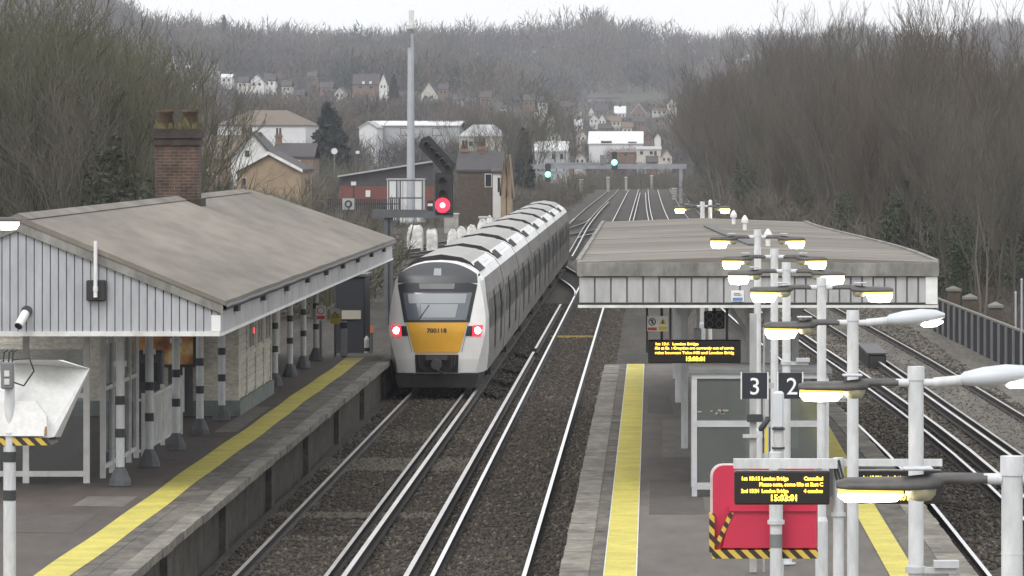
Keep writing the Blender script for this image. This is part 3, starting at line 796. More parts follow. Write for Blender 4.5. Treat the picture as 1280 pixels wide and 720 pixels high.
mb = MB(); mb.prism([(X1 + .10*cos(a), Z1 + .12*sin(a)) for a in [2*pi*i/10 for i in range(10)]], 'y', 168.0, 168.04); mb.build('panel', M['orange'], ob)

# white mirror hood on its post, left foreground
PXX = at(12, 450, 71)[0]
def platform_post(x, y, ztop, label, name='mirror_post', box=False):
    t = thing(name, label, 'post', (x, y, PZ))
    mb = MB(); mb.cyl((x, y, PZ), (x, y, PZ + .02), .16, .16, 12); mb.cyl((x, y, PZ + .02), (x, y, ztop - 1.0), .085, .085, 14); mb.cyl((x, y, ztop - 1.0), (x, y, ztop - .95), .105, .105, 14); mb.cyl((x, y, ztop - .95), (x, y, ztop), .07, .07, 14)
    mb.build('shaft', M['postwhite'], t)
    return t
mp = platform_post(PXX, 71, at(12, 452, 71)[1], 'white post with charcoal bands carrying the white mirror hood')
for py in (571, 619):
    z = at(0, py, 71)[1]
    mb = MB(); mb.cyl((PXX, 71, z - .07), (PXX, 71, z + .07), .09, .09, 14); mb.build('band', M['band'], mp)
z = at(0, 468, 71)[1]
mb = MB(); mb.bevbox(PXX - .10, PXX + .07, 70.82, 70.94, z - .19, z + .17, .02); jb = mb.build('junction_box', M['midgrey'], mp); sub(jb)
mb = MB(); mb.box(PXX - .05, PXX + .02, 70.805, 70.818, z - .02, z + .06); mb.box(PXX - .05, PXX + .02, 70.805, 70.818, z - .13, z - .05); mb.build('label_plate', M['trim'], jb, base=mp['_b'])
mb = MB()
for dx in (-.07, 0, .05): mb.tube([(PXX + dx, 70.88, z + .16), (PXX + dx + .01, 70.9, z + .3), (PXX + dx + .05, 70.95, z + .33)], .012)
mb.tube([(PXX + .05, 70.9, z + .2), (PXX + .28, 70.9, z + .22), (PXX + .34, 70.9, z + .05), (PXX + .2, 70.92, z - .15), (PXX + .06, 70.92, z - .1)], .011)
mb.build('cables', M['black'], mp)
hood = thing('mirror_hood', 'large white driver mirror hood with striped lower edge at left', 'mirror', (PXX, 71.3, 3))
def hp(px, py, d): X, Z = at(px, py, d); return (X, d, Z)
# outer shell: back panel with flared side and sloping lower face
A = [hp(-70, 449, 71.25), hp(72, 450, 71.25), hp(112, 461, 71.9), hp(68, 546, 71.15), hp(56, 548, 71.05), hp(-70, 548, 71.05)]
B = [hp(-70, 449, 72.0), hp(78, 450, 72.0), hp(113, 461, 72.1), hp(76, 546, 72.0), hp(60, 548, 72.0), hp(-70, 548, 72.0)]
mb = MB(); mb.loft([A, B], True, True, False); mb.build('shell', M['mirrorbox'], hood)
mb = MB(); C1 = [hp(-70, 501, 71.19), hp(46, 501, 71.19), hp(60, 520, 71.12), hp(61, 545, 71.0), hp(-70, 545, 71.0)]
C2 = [hp(-70, 501, 71.00), hp(44, 501, 71.00), hp(58, 520, 70.95), hp(59, 545, 70.90), hp(-70, 545, 70.90)]
mb.loft([C1, C2], True, True, False); mb.build('lower_panel', M['mirrorbox'], hood)
mb = MB(); E1 = [hp(-70, 547.5, 70.93), hp(58, 547.5, 70.93), hp(64, 556.5, 70.93), hp(-70, 558, 70.93)]; E2 = [(p[0], p[1] + .9, p[2]) for p in E1]
mb.loft([E1, E2], True, True, False); mb.build('striped_edge', M['hazard'], hood)
mb = MB(); mb.add([hp(56, 533, 70.885), hp(59, 533, 70.885), hp(59, 545, 70.885), hp(55, 545, 70.885)], [(0,1,2,3)]); mb.build('rust_streak', M['rusty'], hood)

# ------------------------------------------------------------------ lamps
def lens_head(mb_top, mb_lens, mb_rim, mb_bowl, mb_pale, x, y, z, s, L, pale=True, hk=1.0):
    """dark-topped lantern; s = side (+1/-1), inner end at x, total length L along x"""
    o = x + s * L
    def sec(t, w, h, dz): # cross-section at fraction t
        xx = x + s * L * t
        return [(xx, y - w, z + dz), (xx, y - w*.75, z + dz + h*.7), (xx, y, z + dz + h), (xx, y + w*.75, z + dz + h*.7), (xx, y + w, z + dz)]
    secs = [sec(0, .042, .06, -.025), sec(.28, .046, .062, -.025), sec(.32, .10, .085, -.05), sec(.55, .13, .075, -.06), sec(.92, .13, .065, -.055), sec(1.0, .085, .04, -.05)]
    mb_top.loft(secs, True, True, True)
    a, b = x + s * L * .56, x + s * L * .985
    n = 8
    mb_rim.loft([[(xx, y - w, z - .062), (xx, y + w, z - .062), (xx, y + w*.9, z - .085), (xx, y - w*.9, z - .085)] for (xx, w) in ((a, .11), (a + (b-a)*.5, .125), (b, .10))], True, True, True)
    mb_lens.loft([[(xx, y + w*cos(t), z - .085 - h*sin(t)) for t in [pi*i/6 for i in range(7)]] for (xx, w, h) in ((a, .07, .03*hk), (a + (b-a)*.10, .12, .10*hk), (a + (b-a)*.5, .13, .115*hk), (a + (b-a)*.9, .12, .105*hk), (b, .07, .04*hk))], True, True, True)
    c = x + s * L * .44
    mb_bowl.loft([[(c + r*cos(t), y + r*sin(t)*1.3, zz) for t in [2*pi*i/10 for i in range(10)]] for (r, zz) in ((.09, z - .055), (.085, z - .09), (.06, z - .12), (.02, z - .128))], True, True, True)
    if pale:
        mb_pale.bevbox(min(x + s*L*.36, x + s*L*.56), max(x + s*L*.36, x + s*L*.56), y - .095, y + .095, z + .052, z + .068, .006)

def cobra_head(mb_sh, mb_lens, x, y, z, s, tilt=.05):
    secs = []
    for t, w, h in ((0, .04, .04), (.06, .085, .075), (.3, .11, .11), (.6, .115, .12), (.85, .10, .09), (1, .05, .03)):
        xx = x + s * .62 * t; zz = z + tilt * t
        secs.append([(xx, y + w*cos(a), zz + h*.75*sin(a)) for a in [2*pi*i/10 for i in range(10)]])
    mb_sh.loft(secs, True, True, True)
    mb_lens.loft([[(x + s*.62*t, y + w*cos(a), z + tilt*t - .06 - h*sin(a)) for a in [pi*i/6 for i in range(7)]] for (t, w, h) in ((.55, .05, .01), (.65, .085, .05), (.85, .08, .055), (.97, .03, .02))], True, True, True)

def lamp_post(x, y, ztop, label, right='dark', L=.80, clamps=()):
    t = thing('lamp_post', label, 'lamp post', (x, y, PZ), 'twin arm lamp posts along the island platform')
    mb = MB(); r = .062
    mb.cyl((x, y, PZ), (x, y, PZ + .02), .14, .14, 12); mb.cyl((x, y, PZ + .02), (x, y, PZ + 1.2), .085, .085, 14); mb.cyl((x, y, PZ + 1.2), (x, y, PZ + 1.26), .085, r, 14)
    mb.cyl((x, y, PZ + 1.26), (x, y, ztop - .08), r, r, 14); mb.cyl((x, y, ztop - .11), (x, y, ztop), r + .008, r + .006, 14)
    mb.cyl((x, y, ztop - .56), (x, y, ztop - .553), r + .002, r + .002, 14)
    mb.build('post', M['postwhite'], t)
    for c in clamps:
        mb = MB(); mb.cyl((x, y, c), (x, y, c + .05), r + .022, r + .022, 12); mb.box(x, x + .32, y - .05, y + .03, c, c + .045); mb.box(x + .14, x + .34, y - .09, y + .05, c + .045, c + .10); mb.build('clamp', M['paint'], t)
    za = ztop - .13
    for s, kind in ((-1, 'dark'), (1, right)):
        mb = MB(); mb.cyl((x + s*r*.9, y, za), (x + s*(r + .10), y, za), .033, .033, 10)
        if kind == 'dark':
            mb.build('arm', M['postwhite'], t)
            top, le, ri, bo, pa = MB(), MB(), MB(), MB(), MB()
            lens_head(top, le, ri, bo, pa, x + s*(r + .08), y, za, s, L, True, .45 if y < 35 else .6 if y < 45 else .8 if y < 60 else 1.0)  # lens deepened with distance, lamp bloom put into its shape
            h = top.build('lantern', M['lamphead'], t)
            le.build('lens', M['lens'], h, base=t['_b']); ri.build('reflector', M['lensrim'], h, base=t['_b'])
            bo.build('gear_bowl', M['bowl'], h, base=t['_b']); pa.build('pale_patch', M['lichen'], h, base=t['_b'])
        else:
            mb.cyl((x + s*(r + .08), y, za), (x + s*(r + .31), y, za + .02), .042, .045, 10)
            mb.build('arm', M['postwhite'], t)
            sh, le = MB(), MB(); cobra_head(sh, le, x + s*(r + .29), y, za + .03, s)
            h = sh.build('lantern', M['lampgrey'], t); le.build('lens', M['lens'], h, base=t['_b'])
    return t
LP = [  # px, py(top), d
    (1265, 570, 30.1, 'nearest lamp post, cut by the right edge of the view, dark lantern over the displays', 'cobra', .86),
    (1145, 458, 42.3, 'second nearest lamp post with one dark lantern and one pale rounded lantern', 'cobra', .80),
    (1066, 388, 55.9, 'third lamp post whose pale right lantern glares with a bright end', 'cobra', .80),
    (1027, 347, 69.5, 'lamp post with two long lit lanterns just behind the pale rounded ones', 'dark', .80),
    (983, 328, 77.5, 'lamp post in the middle of the row with two lit dark lanterns', 'dark', .72),
    (968, 311, 84.5, 'lamp post second from the canopy edge carrying two lit lanterns', 'dark', .70),
    (947, 287, 91.3, 'lamp post closest to the island canopy front with two lit lanterns', 'dark', .68)]
for i, (px, py, d, lab, right, L) in enumerate(LP):
    X, Z = at(px, py, d)
    cl_ = []
    if i == 1: cl_ = [at(0, 716, d)[1]]
    if i == 3: cl_ = [at(0, 502, d)[1]]
    if i == 4: cl_ = [at(0, 456, d)[1]]
    lamp_post(X, d, Z, lab, right, L, cl_)
X, Z = at(878, 252, 145.5)
lamp_post(X, 145.5, Z, 'farthest lamp post, rising behind the island canopy roof', 'dark', .62)
# second slim pole by the farthest lamp
fp = thing('slim_pole', 'short white pole beside the farthest lamp post behind the canopy', 'pole', (X + .22, 145.8, PZ))
mb = MB(); mb.cyl((X + .22, 145.8, PZ), (X + .22, 145.8, Z), .055, .055, 10); mb.cyl((X + .22, 145.8, Z), (X + .22, 145.8, Z + .05), .06, .02, 10); mb.build('shaft', M['white'], fp)
# left platform lamp, its post just outside the frame
X, Z = at(10, 280, 86)
t = thing('lamp_post', 'lit lantern in front of the left canopy ridge at the frame edge', 'lamp post', (X - 1.0, 86, PZ))
mb = MB(); mb.cyl((X - 1.0, 86, PZ), (X - 1.0, 86, Z + .2), .065, .062, 12); mb.cyl((X - 1.0, 86, PZ), (X - 1.0, 86, PZ + 1.2), .09, .09, 12); mb.build('post', M['postwhite'], t)
mb = MB(); mb.cyl((X - .95, 86, Z + .1), (X - .84, 86, Z + .1), .033, .033, 8); mb.build('arm', M['postwhite'], t)
top, le, ri, bo, pa = MB(), MB(), MB(), MB(), MB()
lens_head(top, le, ri, bo, pa, X - .86, 86, Z + .1, 1, 1.05)
h = top.build('lantern', M['lamphead'], t); le.build('lens', M['lens'], h, base=t['_b']); ri.build('reflector', M['lensrim'], h, base=t['_b']); bo.build('gear_bowl', M['bowl'], h, base=t['_b'])
# ------------------------------------------------------------------ island canopy
IY0, IY1 = 94.0, 142.5
ic = thing('island_canopy', 'flat felt roofed canopy with grey ribbed fascia on the island platform', 'canopy', (1.9, IY0, PZ))
CL = lambda y: -1.32 + .004 * sin(y * .5)
CR = lambda y: 5.09 - .95 * sstep(100, 142, y)
CT = 4.98
mb = MB(); rings = []
for y in frange(IY0 - .05, IY1, 24):
    l, r = CL(y), CR(y); m = (l + r) / 2
    rings.append([(l, y, CT - .10), (l, y, CT), (m, y, CT + .10), (r, y, CT), (r, y, CT - .10)])
mb.loft(rings, True, True, False); mb.build('roof', M['roof'], ic)
for y in (IY0 + 6.0, IY0 + 21.5, IY0 + 33):
    l, r = CL(y) + .05, CR(y) - .05; m = (l + r)/2
    mb = MB(); mb.loft([[(l, yy, CT + .002), (m, yy, CT + .102), (r, yy, CT + .002), (r, yy, CT + .008), (m, yy, CT + .108), (l, yy, CT + .008)] for yy in (y, y + .10)], True, True, False); mb.build('felt_lap', M['roofdark'], ic)
mb = MB(); l, r = CL(IY0), CR(IY0)
n = 30
for i in range(n):
    a = l - .01 + (r - l + .02) * i / n; b = l - .01 + (r - l + .02) * (i + 1) / n
    j = random.uniform(-.008, .008)
    mb.add([(a, IY0 - .10, CT - .25), (b, IY0 - .10, CT - .25), (b, IY0 - .10, CT - .02 + j), (a, IY0 - .10, CT - .02 + j), (a, IY0 + .25, CT - .30), (b, IY0 + .25, CT - .30), (b, IY0 + .25, CT + .03), (a, IY0 + .25, CT + .03)],
           [(0,1,2,3), (3,2,6,7)])
mb.build('roof_edge', M['flash'], ic)
for lf in (1, 0):
    mb = MB(); e0 = CL if lf else CR
    rings = []
    for y in frange(IY0 + .26, IY1, 18):
        x = e0(y); s = .04
        rings.append([(x - s, y, CT - .22), (x + s, y, CT - .22), (x + s, y, CT + .035), (x - s, y, CT + .035)])
    mb.loft(rings, True, True, False); mb.build('roof_edge', M['flash'], ic)
    mb = MB(); rings = []
    for y in frange(IY0 + .1, IY1, 18):
        x = e0(y) + (.06 if lf else -.06)
        rings.append([(x - .03, y, 4.21), (x + .03, y, 4.21), (x + .03, y, CT - .11), (x - .03, y, CT - .11)])
    mb.loft(rings, True, True, False); mb.build('side_fascia', M['paint_dirty'], ic)
# ribbed front fascia
mb = MB(); x = l + .14
x = l + .03
while x < r - .1:
    st = .287 if x < 2.0 else .2
    mb.box(x, min(x + st - .032, r - .03), IY0 - .035, IY0 - .001, 4.26, CT - .26 - .02*(int(x*7) % 2)); x += st
mb.build('front_fascia', M['panel2'], ic)
mb = MB(); mb.box(l + .02, r - .02, IY0, IY0 + .03, 4.25, CT - .26); mb.build('fascia_shade_backing', M['groove_shade'], ic)  # dark sheet draws the shade lines between the fascia ribs
mb = MB(); mb.box(r - .22, r - .01, IY0 - .06, IY0 - .036, 4.23, CT - .26); mb.build('corner_board', M['white'], ic)
mb = MB(); mb.box(l, r, IY0 - .05, IY0 + .05, 4.165, 4.215); mb.build('bottom_rail', M['trim'], ic)
mb = MB(); mb.box(l + .02, r - .02, IY0 - .04, IY0 + .04, 4.217, 4.248); mb.build('shade_strip', M['black'], ic)  # solid black strip painted as the shade between rail and ribs
mb = MB(); mb.add([(l + .08, IY0 + .06, 4.66), (r - .1, IY0 + .06, 4.66), (CR(IY1) - .1, IY1 - .05, 4.66), (CL(IY1) + .08, IY1 - .05, 4.66)], [(0,1,2,3)]); mb.build('ceiling', M['soffit'], ic)
mb = MB()
for y in frange(IY0 + 3, IY1 - 1, 7): mb.box(CL(y) + .1, CR(y) - .12, y - .07, y + .07, 4.4, 4.65)
mb.build('soffit_beams', M['soffit'], ic)
for (x, y) in ((.66, 107), (.62, 126), (.62, 139), (2.9, 107), (2.75, 126), (1.80, 97.5)):
    mb = MB(); mb.box(x - .07, x + .07, y - .09, y + .09, PZ, 4.65)
    mb.build('column', M['postwhite'], ic)
    mb = MB(); mb.loft([[(x + d*s, y - .05, z) for (d, z) in ((.06, 3.7), (.7, 4.62), (.78, 4.62), (.06, 3.55))] for s in (1,)] + [[(x + d, y + .05, z) for (d, z) in ((.06, 3.7), (.7, 4.62), (.78, 4.62), (.06, 3.55))]], True, True, False)
    mb.loft([[(x - d, y - .05, z) for (d, z) in ((.06, 3.7), (.7, 4.62), (.78, 4.62), (.06, 3.55))], [(x - d, y + .05, z) for (d, z) in ((.06, 3.7), (.7, 4.62), (.78, 4.62), (.06, 3.55))]], True, True, False)
    mb.build('bracket', M['postwhite'], ic)
# felt seam
mb = MB(); rings = []
for i in range(7):
    t = i / 6; y = 128 - 24 * t; x = 1.35 + .55 * t + .1 * t * t
    zz = CT + .10 - abs(x - (CL(y) + CR(y)) / 2) / ((CR(y) - CL(y)) / 2) * .10
    rings.append([(x - .10, y, zz - .02), (x + .10, y, zz - .02), (x + .10, y, zz + .035), (x - .10, y, zz + .035)])
mb.loft(rings, True, True, False); mb.build('roof_gully', M['darkgrey'], ic)
for i, (px, py, d, lab) in enumerate(((917, 274, 133, 'white roof vent cowl farther back on the island canopy'), (931, 283, 124, 'white roof vent cowl nearer the lamps on the island canopy'), (960, 296, 104, 'white slim vent pipe on island canopy between lantern arms'))):
    X = at(px, py, d)[0]; zb = CT + .03
    v = thing('roof_vent', lab, 'vent', (X, d, zb), 'vents on the island canopy roof')
    mb = MB(); mb.cyl((X, d, zb - .02), (X, d, zb + .04), .17, .17, 10); mb.build('flange', M['trim'], v)
    mb = MB(); mb.cyl((X, d, zb + .04), (X, d, zb + .30), .05, .05, 10); mb.cyl((X, d, zb + .22), (X, d, zb + .30), .085, .085, 10); mb.cyl((X, d, zb + .30), (X, d, zb + .40), .085, .02, 10); mb.build('cowl', M['white'], v)

# small plates on the fascia
def plate(name, label, px0, px1, py0, py1, d, base, bits):
    X0, Z1 = at(px0, py0, d); X1, Z0 = at(px1, py1, d)
    t = thing(name, label, 'sign', (X0, d, Z0))
    mb = MB(); mb.box(X0, X1, d - .012, d, Z0, Z1); mb.build('plate', base, t)
    w, h = X1 - X0, Z1 - Z0
    for (a, b, c, e, m, nm) in bits:
        mb = MB(); mb.box(X0 + a*w, X0 + b*w, d - .02, d - .014, Z0 + c*h, Z0 + e*h); mb.build(nm, m, t)
    return t
plate('notice_plate', 'small white notice with blue strip fixed to ribbed island fascia', 914, 930, 363, 377, IY0 - .045, M['white'],
      [(.12, .88, .08, .36, M['signblue'], 'blue_strip'), (.2, .8, .55, .62, M['midgrey'], 'printed_line'), (.2, .7, .70, .77, M['midgrey'], 'printed_line')])
plate('notice_plate', 'small red and white notice on island fascia beside lamp posts', 948, 963, 363, 376, IY0 - .045, M['white'],
      [(.05, .42, .1, .9, M['signred'], 'red_panel'), (.55, .92, .1, .9, M['darkgrey'], 'dark_panel')])

# things hanging from the canopy
d = 95.2
X0, Z1 = at(806, 384, d); X1, Z0 = at(838, 420, d)
nb = thing('safety_notice', 'paired no entry and warning notices hung under the island canopy front', 'sign', (X0, d, Z0))
mb = MB(); mb.box(X0 + .02, X0 + .06, d, d + .04, Z0 - .3, 4.6); mb.box(X1 - .02, X1 + .02, d, d + .04, Z0 - .3, 4.6); mb.build('hanger', M['black'], nb)
xa, za = at(809, 395, d); xb, zb = at(835, 414, d)
mb = MB(); mb.box(xa, xb, d - .03, d - .005, zb, za); mb.build('plate', M['white'], nb)
w = xb - xa; h = za - zb
mb = MB(); mb.box(xa + .02*w, xa + .46*w, d - .036, d - .032, zb + .05*h, zb + .25*h); mb.build('red_caption', M['signred'], nb)
mb = MB(); c = (xa + .24*w, zb + .62*h); R = .15*w*1.2
for i in range(20):
    a0, a1 = 2*pi*i/20, 2*pi*(i+1)/20
    mb.prism([(c[0]+R*cos(a0), c[1]+R*sin(a0)), (c[0]+R*cos(a1), c[1]+R*sin(a1)), (c[0]+R*.78*cos(a1), c[1]+R*.78*sin(a1)), (c[0]+R*.78*cos(a0), c[1]+R*.78*sin(a0))], 'y', d - .038, d - .032)
mb.prism([(c[0]-R*.7, c[1]+R*.55), (c[0]-R*.55, c[1]+R*.7), (c[0]+R*.7, c[1]-R*.55), (c[0]+R*.55, c[1]-R*.7)], 'y', d - .042, d - .039)
mb.box(c[0]-.012, c[0]+.012, d - .046, d - .043, c[1]-R*.5, c[1]+R*.3); mb.box(c[0]-.02, c[0]+.02, d-.046, d-.043, c[1]+R*.34, c[1]+R*.58)
mb.build('no_entry_symbol', M['black'], nb)
mb = MB(); mb.box(xa + .54*w, xa + .96*w, d - .036, d - .032, zb + .05*h, zb + .32*h); mb.build('yellow_caption', M['signyellow'], nb)
mb = MB(); c = (xa + .75*w, zb + .60*h); R = .17*w
mb.prism([(c[0]-R, c[1]-R*.6), (c[0]+R, c[1]-R*.6), (c[0], c[1]+R*1.1)], 'y', d - .038, d - .032); mb.build('warning_triangle', M['signyellow'], nb)
mb = MB(); mb.prism([(c[0]-.012, c[1]+R*.5), (c[0]+.012, c[1]+R*.5), (c[0]+.016, c[1]-R*.45), (c[0]-.016, c[1]-R*.45)], 'y', d - .044, d - .040); mb.build('exclamation_bar', M['black'], nb)

d = 100.5
X0, Z1 = at(880, 389, d); X1, Z0 = at(906, 411, d)
ti = thing('platform_repeater', 'black four lens indicator hung beneath the island canopy', 'signal', (X0, d, Z0))
mb = MB(); mb.bevbox(X0, X1, d, d + .2, Z0, Z1, .02); mb.build('casing', M['black'], ti)
mb = MB(); mb.box((X0+X1)/2 - .03, (X0+X1)/2 + .03, d + .08, d + .14, Z1, 4.62); mb.build('hanger', M['darkgrey'], ti)
for a in (.27, .73):
    for b in (.28, .74):
        cx, cz = X0 + a*(X1-X0), Z0 + b*(Z1-Z0); mb = MB()
        for i in range(14):
            a0, a1 = 2*pi*i/14, 2*pi*(i+1)/14
            mb.prism([(cx+.075*cos(a0), cz+.075*sin(a0)), (cx+.075*cos(a1), cz+.075*sin(a1)), (cx+.055*cos(a1), cz+.055*sin(a1)), (cx+.055*cos(a0), cz+.055*sin(a0))], 'y', d - .03, d - .002)
        mb.build('lens_hood', M['midgrey'], ti)
# conduit and control boxes on the canopy column under the roof
cb = thing('control_box', 'grey control box with conduit beneath the island canopy', 'box', (at(872, 420, 97)[0], 97, 2.5))
x, z = at(872, 420, 97)
mb = MB(); mb.bevbox(x - .07, x + .07, 97.0, 97.15, z - .12, z + .14, .02); mb.build('box', M['paint'], cb)
mb = MB(); mb.cyl((x, 97.08, z + .14), (x, 97.08, 4.62), .022, .022, 8); mb.build('conduit', M['trim'], cb)

# departure displays
def display(name, label, px0, px1, py0, py1, d, rows, clock, hang=None, depth=.22):
    X0, Z1 = at(px0, py0, d); X1, Z0 = at(px1, py1, d); w = X1 - X0; h = Z1 - Z0
    t = thing(name, label, 'departure board', (X0, d, Z0), 'amber departure boards')
    mb = MB(); mb.bevbox(X0, X1, d, d + depth, Z0, Z1, .015); mb.build('casing', M['screen'], t)
    for (tx, fx, fz, wid, al) in rows:
        lettering(tx, X0 + fx*w, d - .006, Z0 + fz*h, h*.155, M['ledtext'], t, 'LEFT', .0022, 'led_text', width=wid*w)
    lettering(clock[0], X0 + clock[1]*w, d - .006, Z0 + clock[2]*h, h*.26, M['ledlate'], t, 'LEFT', .0022, 'led_clock', width=clock[3]*w)
    if hang: hang(t, X0, X1, d, Z0, Z1)
    return t
def hang_up(t, X0, X1, d, Z0, Z1):
    for x in (X0 + .25, X1 - .25):
        mb = MB(); mb.cyl((x, d + .1, Z1), (x, d + .1, 4.64), .025, .025, 8); mb.build('hanger', M['darkgrey'], t)
display('departure_board', 'wide amber departure board hung under the island canopy front', 810, 926, 425, 454, 96.0,
        [('1st 15:15 London Bridge', .075, .78, .46, 0), ('ifts at East Croydon are currently out of servic', .075, .60, .85, 0), ('rains between Tulse Hill and London Bridg', .075, .40, .85, 0)],
        ('15:03:01', .40, .10, .20), hang_up)
d0 = 59.8
def hang_bar(t, X0, X1, d, Z0, Z1):
    xa, za = at(917, 574, d); xb, zb = at(1047, 586, d)
    mb = MB(); mb.box(xa, xb, d + .04, d + .16, zb, za); mb.build('mounting_bar', M['postwhite'], t)
    mb = MB()
    for x in (X0 + .12, X1 - .12, (X0+X1)/2): mb.box(x - .04, x + .04, d + .06, d + .14, Z1 - .002, zb + .002)
    mb.build('bar_bracket', M['paint'], t)
bd = display('departure_board', 'amber departure board on white bar in front of red mirror back', 918, 1037, 589, 631, d0,
        [('1st 15:15', .07, .73, .19, 0), ('London Bridge', .285, .73, .28, 0), ('Cancelled', .73, .73, .20, 0), ('Please note, some lifts at East C', .26, .555, .67, 0),
         ('2nd 15:24', .07, .36, .19, 0), ('London Bridge', .285, .36, .28, 0), ('4 coaches', .73, .36, .20, 0)],
        ('15:03:01', .37, .12, .27), hang_bar)
display('departure_board', 'amber departure board partly hidden behind nearest lamp post lantern', 1072, 1178, 588, 630, 60.2,
        [('1st 15:08', .06, .73, .19, 0), ('London Bridge', .27, .73, .28, 0), ('Wait between trains', .20, .40, .42, 0)],
        ('15:03:01', .29, .12, .29), None)
xp = at(1048, 600, 60)[0]
dp = thing('display_post', 'white post with dark cables holding up two departure boards', 'post', (xp, 60, PZ))
zt = at(0, 572, 60)[1]
mb = MB(); mb.cyl((xp, 60, PZ), (xp, 60, PZ + .02), .15, .15, 12); mb.cyl((xp, 60, PZ + .02), (xp, 60, zt), .065, .062, 14); mb.cyl((xp, 60, at(0, 645, 60)[1]), (xp, 60, at(0, 641, 60)[1]), .085, .085, 12); mb.build('shaft', M['postwhite'], dp)
mb = MB(); mb.box(xp + .06, at(1178, 0, 60)[0], 60.02, 60.1, zt - .1, zt - .02); mb.build('crossbar', M['postwhite'], dp)
mb = MB()
for k, s in ((0, -1), (1, 1), (2, 1.6)):
    mb.tube([(xp - .10 + .05*k, 59.92, zt - .02), (xp - .05 + .05*k, 59.9, zt - .12 - .05*k), (xp + .02*s, 59.91, zt - .25)], .014)
mb.tube([(xp + .10, 59.9, zt), (xp + .17, 59.88, zt - .14), (xp + .12, 59.9, zt - .3), (xp + .08, 59.92, zt - .22)], .014)
mb.build('cables', M['band'], dp)

# red mirror back on its post
xm = at(970, 600, 66)[0]
zt = at(0, 600, 66)[1]
rp = thing('mirror_post', 'white post with charcoal bands in front of the red mirror back', 'post', (xm, 66, PZ))
mb = MB(); zc = at(0, 655, 66)[1]
mb.cyl((xm, 66, PZ), (xm, 66, PZ + .02), .16, .16, 12); mb.cyl((xm, 66, PZ + .02), (xm, 66, zc), .078, .078, 14); mb.cyl((xm, 66, zc), (xm, 66, zc + .05), .11, .11, 14); mb.cyl((xm, 66, zc + .05), (xm, 66, zt + .35), .088, .088, 14)
mb.build('shaft', M['postwhite'], rp)
zz = at(0, 676, 66)[1]
mb = MB(); mb.cyl((xm, 66, zz - .085), (xm, 66, zz + .085), .082, .082, 14); mb.build('band', M['midgrey'], rp)
rm = thing('platform_mirror', 'red backed platform mirror with striped hazard edge behind display board', 'mirror', (xm, 66.3, 1.6))
def rq(px, py, d=66.3): X, Z = at(px, py, d); return (X, Z)
def rrect(px0, py0, px1, py1, r, n=5):
    pts = []
    for (cx, cy, a0) in ((px0 + r, py0 + r, 180), (px1 - r, py0 + r, 270), (px1 - r, py1 - r, 0), (px0 + r, py1 - r, 90)):
        for i in range(n + 1):
            a = radians(a0 + 90*i/n); pts.append(rq(cx + r*cos(a), cy + r*sin(a)))
    return pts
mb = MB(); P = rrect(891, 582, 1022, 690, 14)
mb.prism(P, 'y', 66.30, 66.55); mb.build('back', M['redback'], rm)
mb = MB(); P2 = rrect(888, 581, 1022.6, 692, 15); mb.prism(P2, 'y', 66.42, 66.57); mb.build('rim', M['trim'], rm)
mb = MB()       # raised lower box with a lip
Q = [rq(912, 634), rq(1022, 634), rq(1022, 688), rq(900, 688)]
Q2 = [rq(914, 638), rq(1020, 638), rq(1020, 684), rq(903, 684)]
mb.loft([[(p[0], 66.295, p[1]) for p in Q], [(p[0], 66.18, p[1]) for p in Q2]], True, True, False); mb.build('lower_box', M['redback'], rm)
mb = MB(); a = rq(911, 633); b = rq(1021, 638); mb.box(a[0], b[0], 66.14, 66.29, b[1], a[1]); mb.build('lip', M['redback'], rm)
mb = MB(); a = rq(890, 686.5); b = rq(1022, 697); mb.box(a[0], b[0], 66.13, 66.5, b[1], a[1])
for (c, dd_) in (((886.5, 642), (893, 690)), ):
    a = rq(*c); b = rq(*dd_); mb.box(a[0], b[0], 66.20, 66.5, b[1], a[1])
p0, p1 = rq(914, 640), rq(896, 680)
mb.loft([[(p0[0] - .03, 66.165, p0[1]), (p0[0] + .03, 66.165, p0[1]), (p1[0] + .03, 66.165, p1[1]), (p1[0] - .03, 66.165, p1[1])], [(p0[0] - .03, 66.18, p0[1]), (p0[0] + .03, 66.18, p0[1]), (p1[0] + .03, 66.18, p1[1]), (p1[0] - .03, 66.18, p1[1])]], True, True, False)
mb.build('hazard_edge', M['hazard'], rm)

# number boards
def numboard(num, px0, px1, py0, py1, d, tx, label):
    X0, Z1 = at(px0, py0, d); X1, Z0 = at(px1, py1, d)
    t = thing('platform_number', label, 'number sign', (X0, d, Z0))
    mb = MB(); mb.box(X0, X1, d, d + .06, Z0, Z1); mb.build('panel', M['numblue'], t)
    mb = MB(); mb.box(X0 - .018, X0 - .001, d - .004, d + .064, Z0 - .006, Z1 + .006); mb.build('edge_strip', M['white'], t)
    mb = MB(); mb.box(X1 + .001, X1 + .018, d - .004, d + .064, Z0 - .006, Z1 + .006); mb.build('edge_strip', M['white'], t)
    mb = MB(); xm_ = X1 + .03; mb.box(X0 + .02, X1 + .1, d + .065, d + .09, (Z0+Z1)/2 - .04, (Z0+Z1)/2 + .04); mb.build('bracket', M['paint'], t)
    lettering(num, tx, d - .005, Z0 + (Z1 - Z0) * .17, (Z1 - Z0) * .92, M['letter'], t, 'CENTER', .001, 'numeral')
    return t
d = 73.0
numboard('3', 927.5, 959, 466, 498.5, d, at(943.5, 0, d)[0], 'dark platform number board reading 3 on the post cluster')
numboard('2', 973, 1002.5, 466, 498.5, d, at(990, 0, d)[0], 'dark platform number board reading 2 behind the white pole')

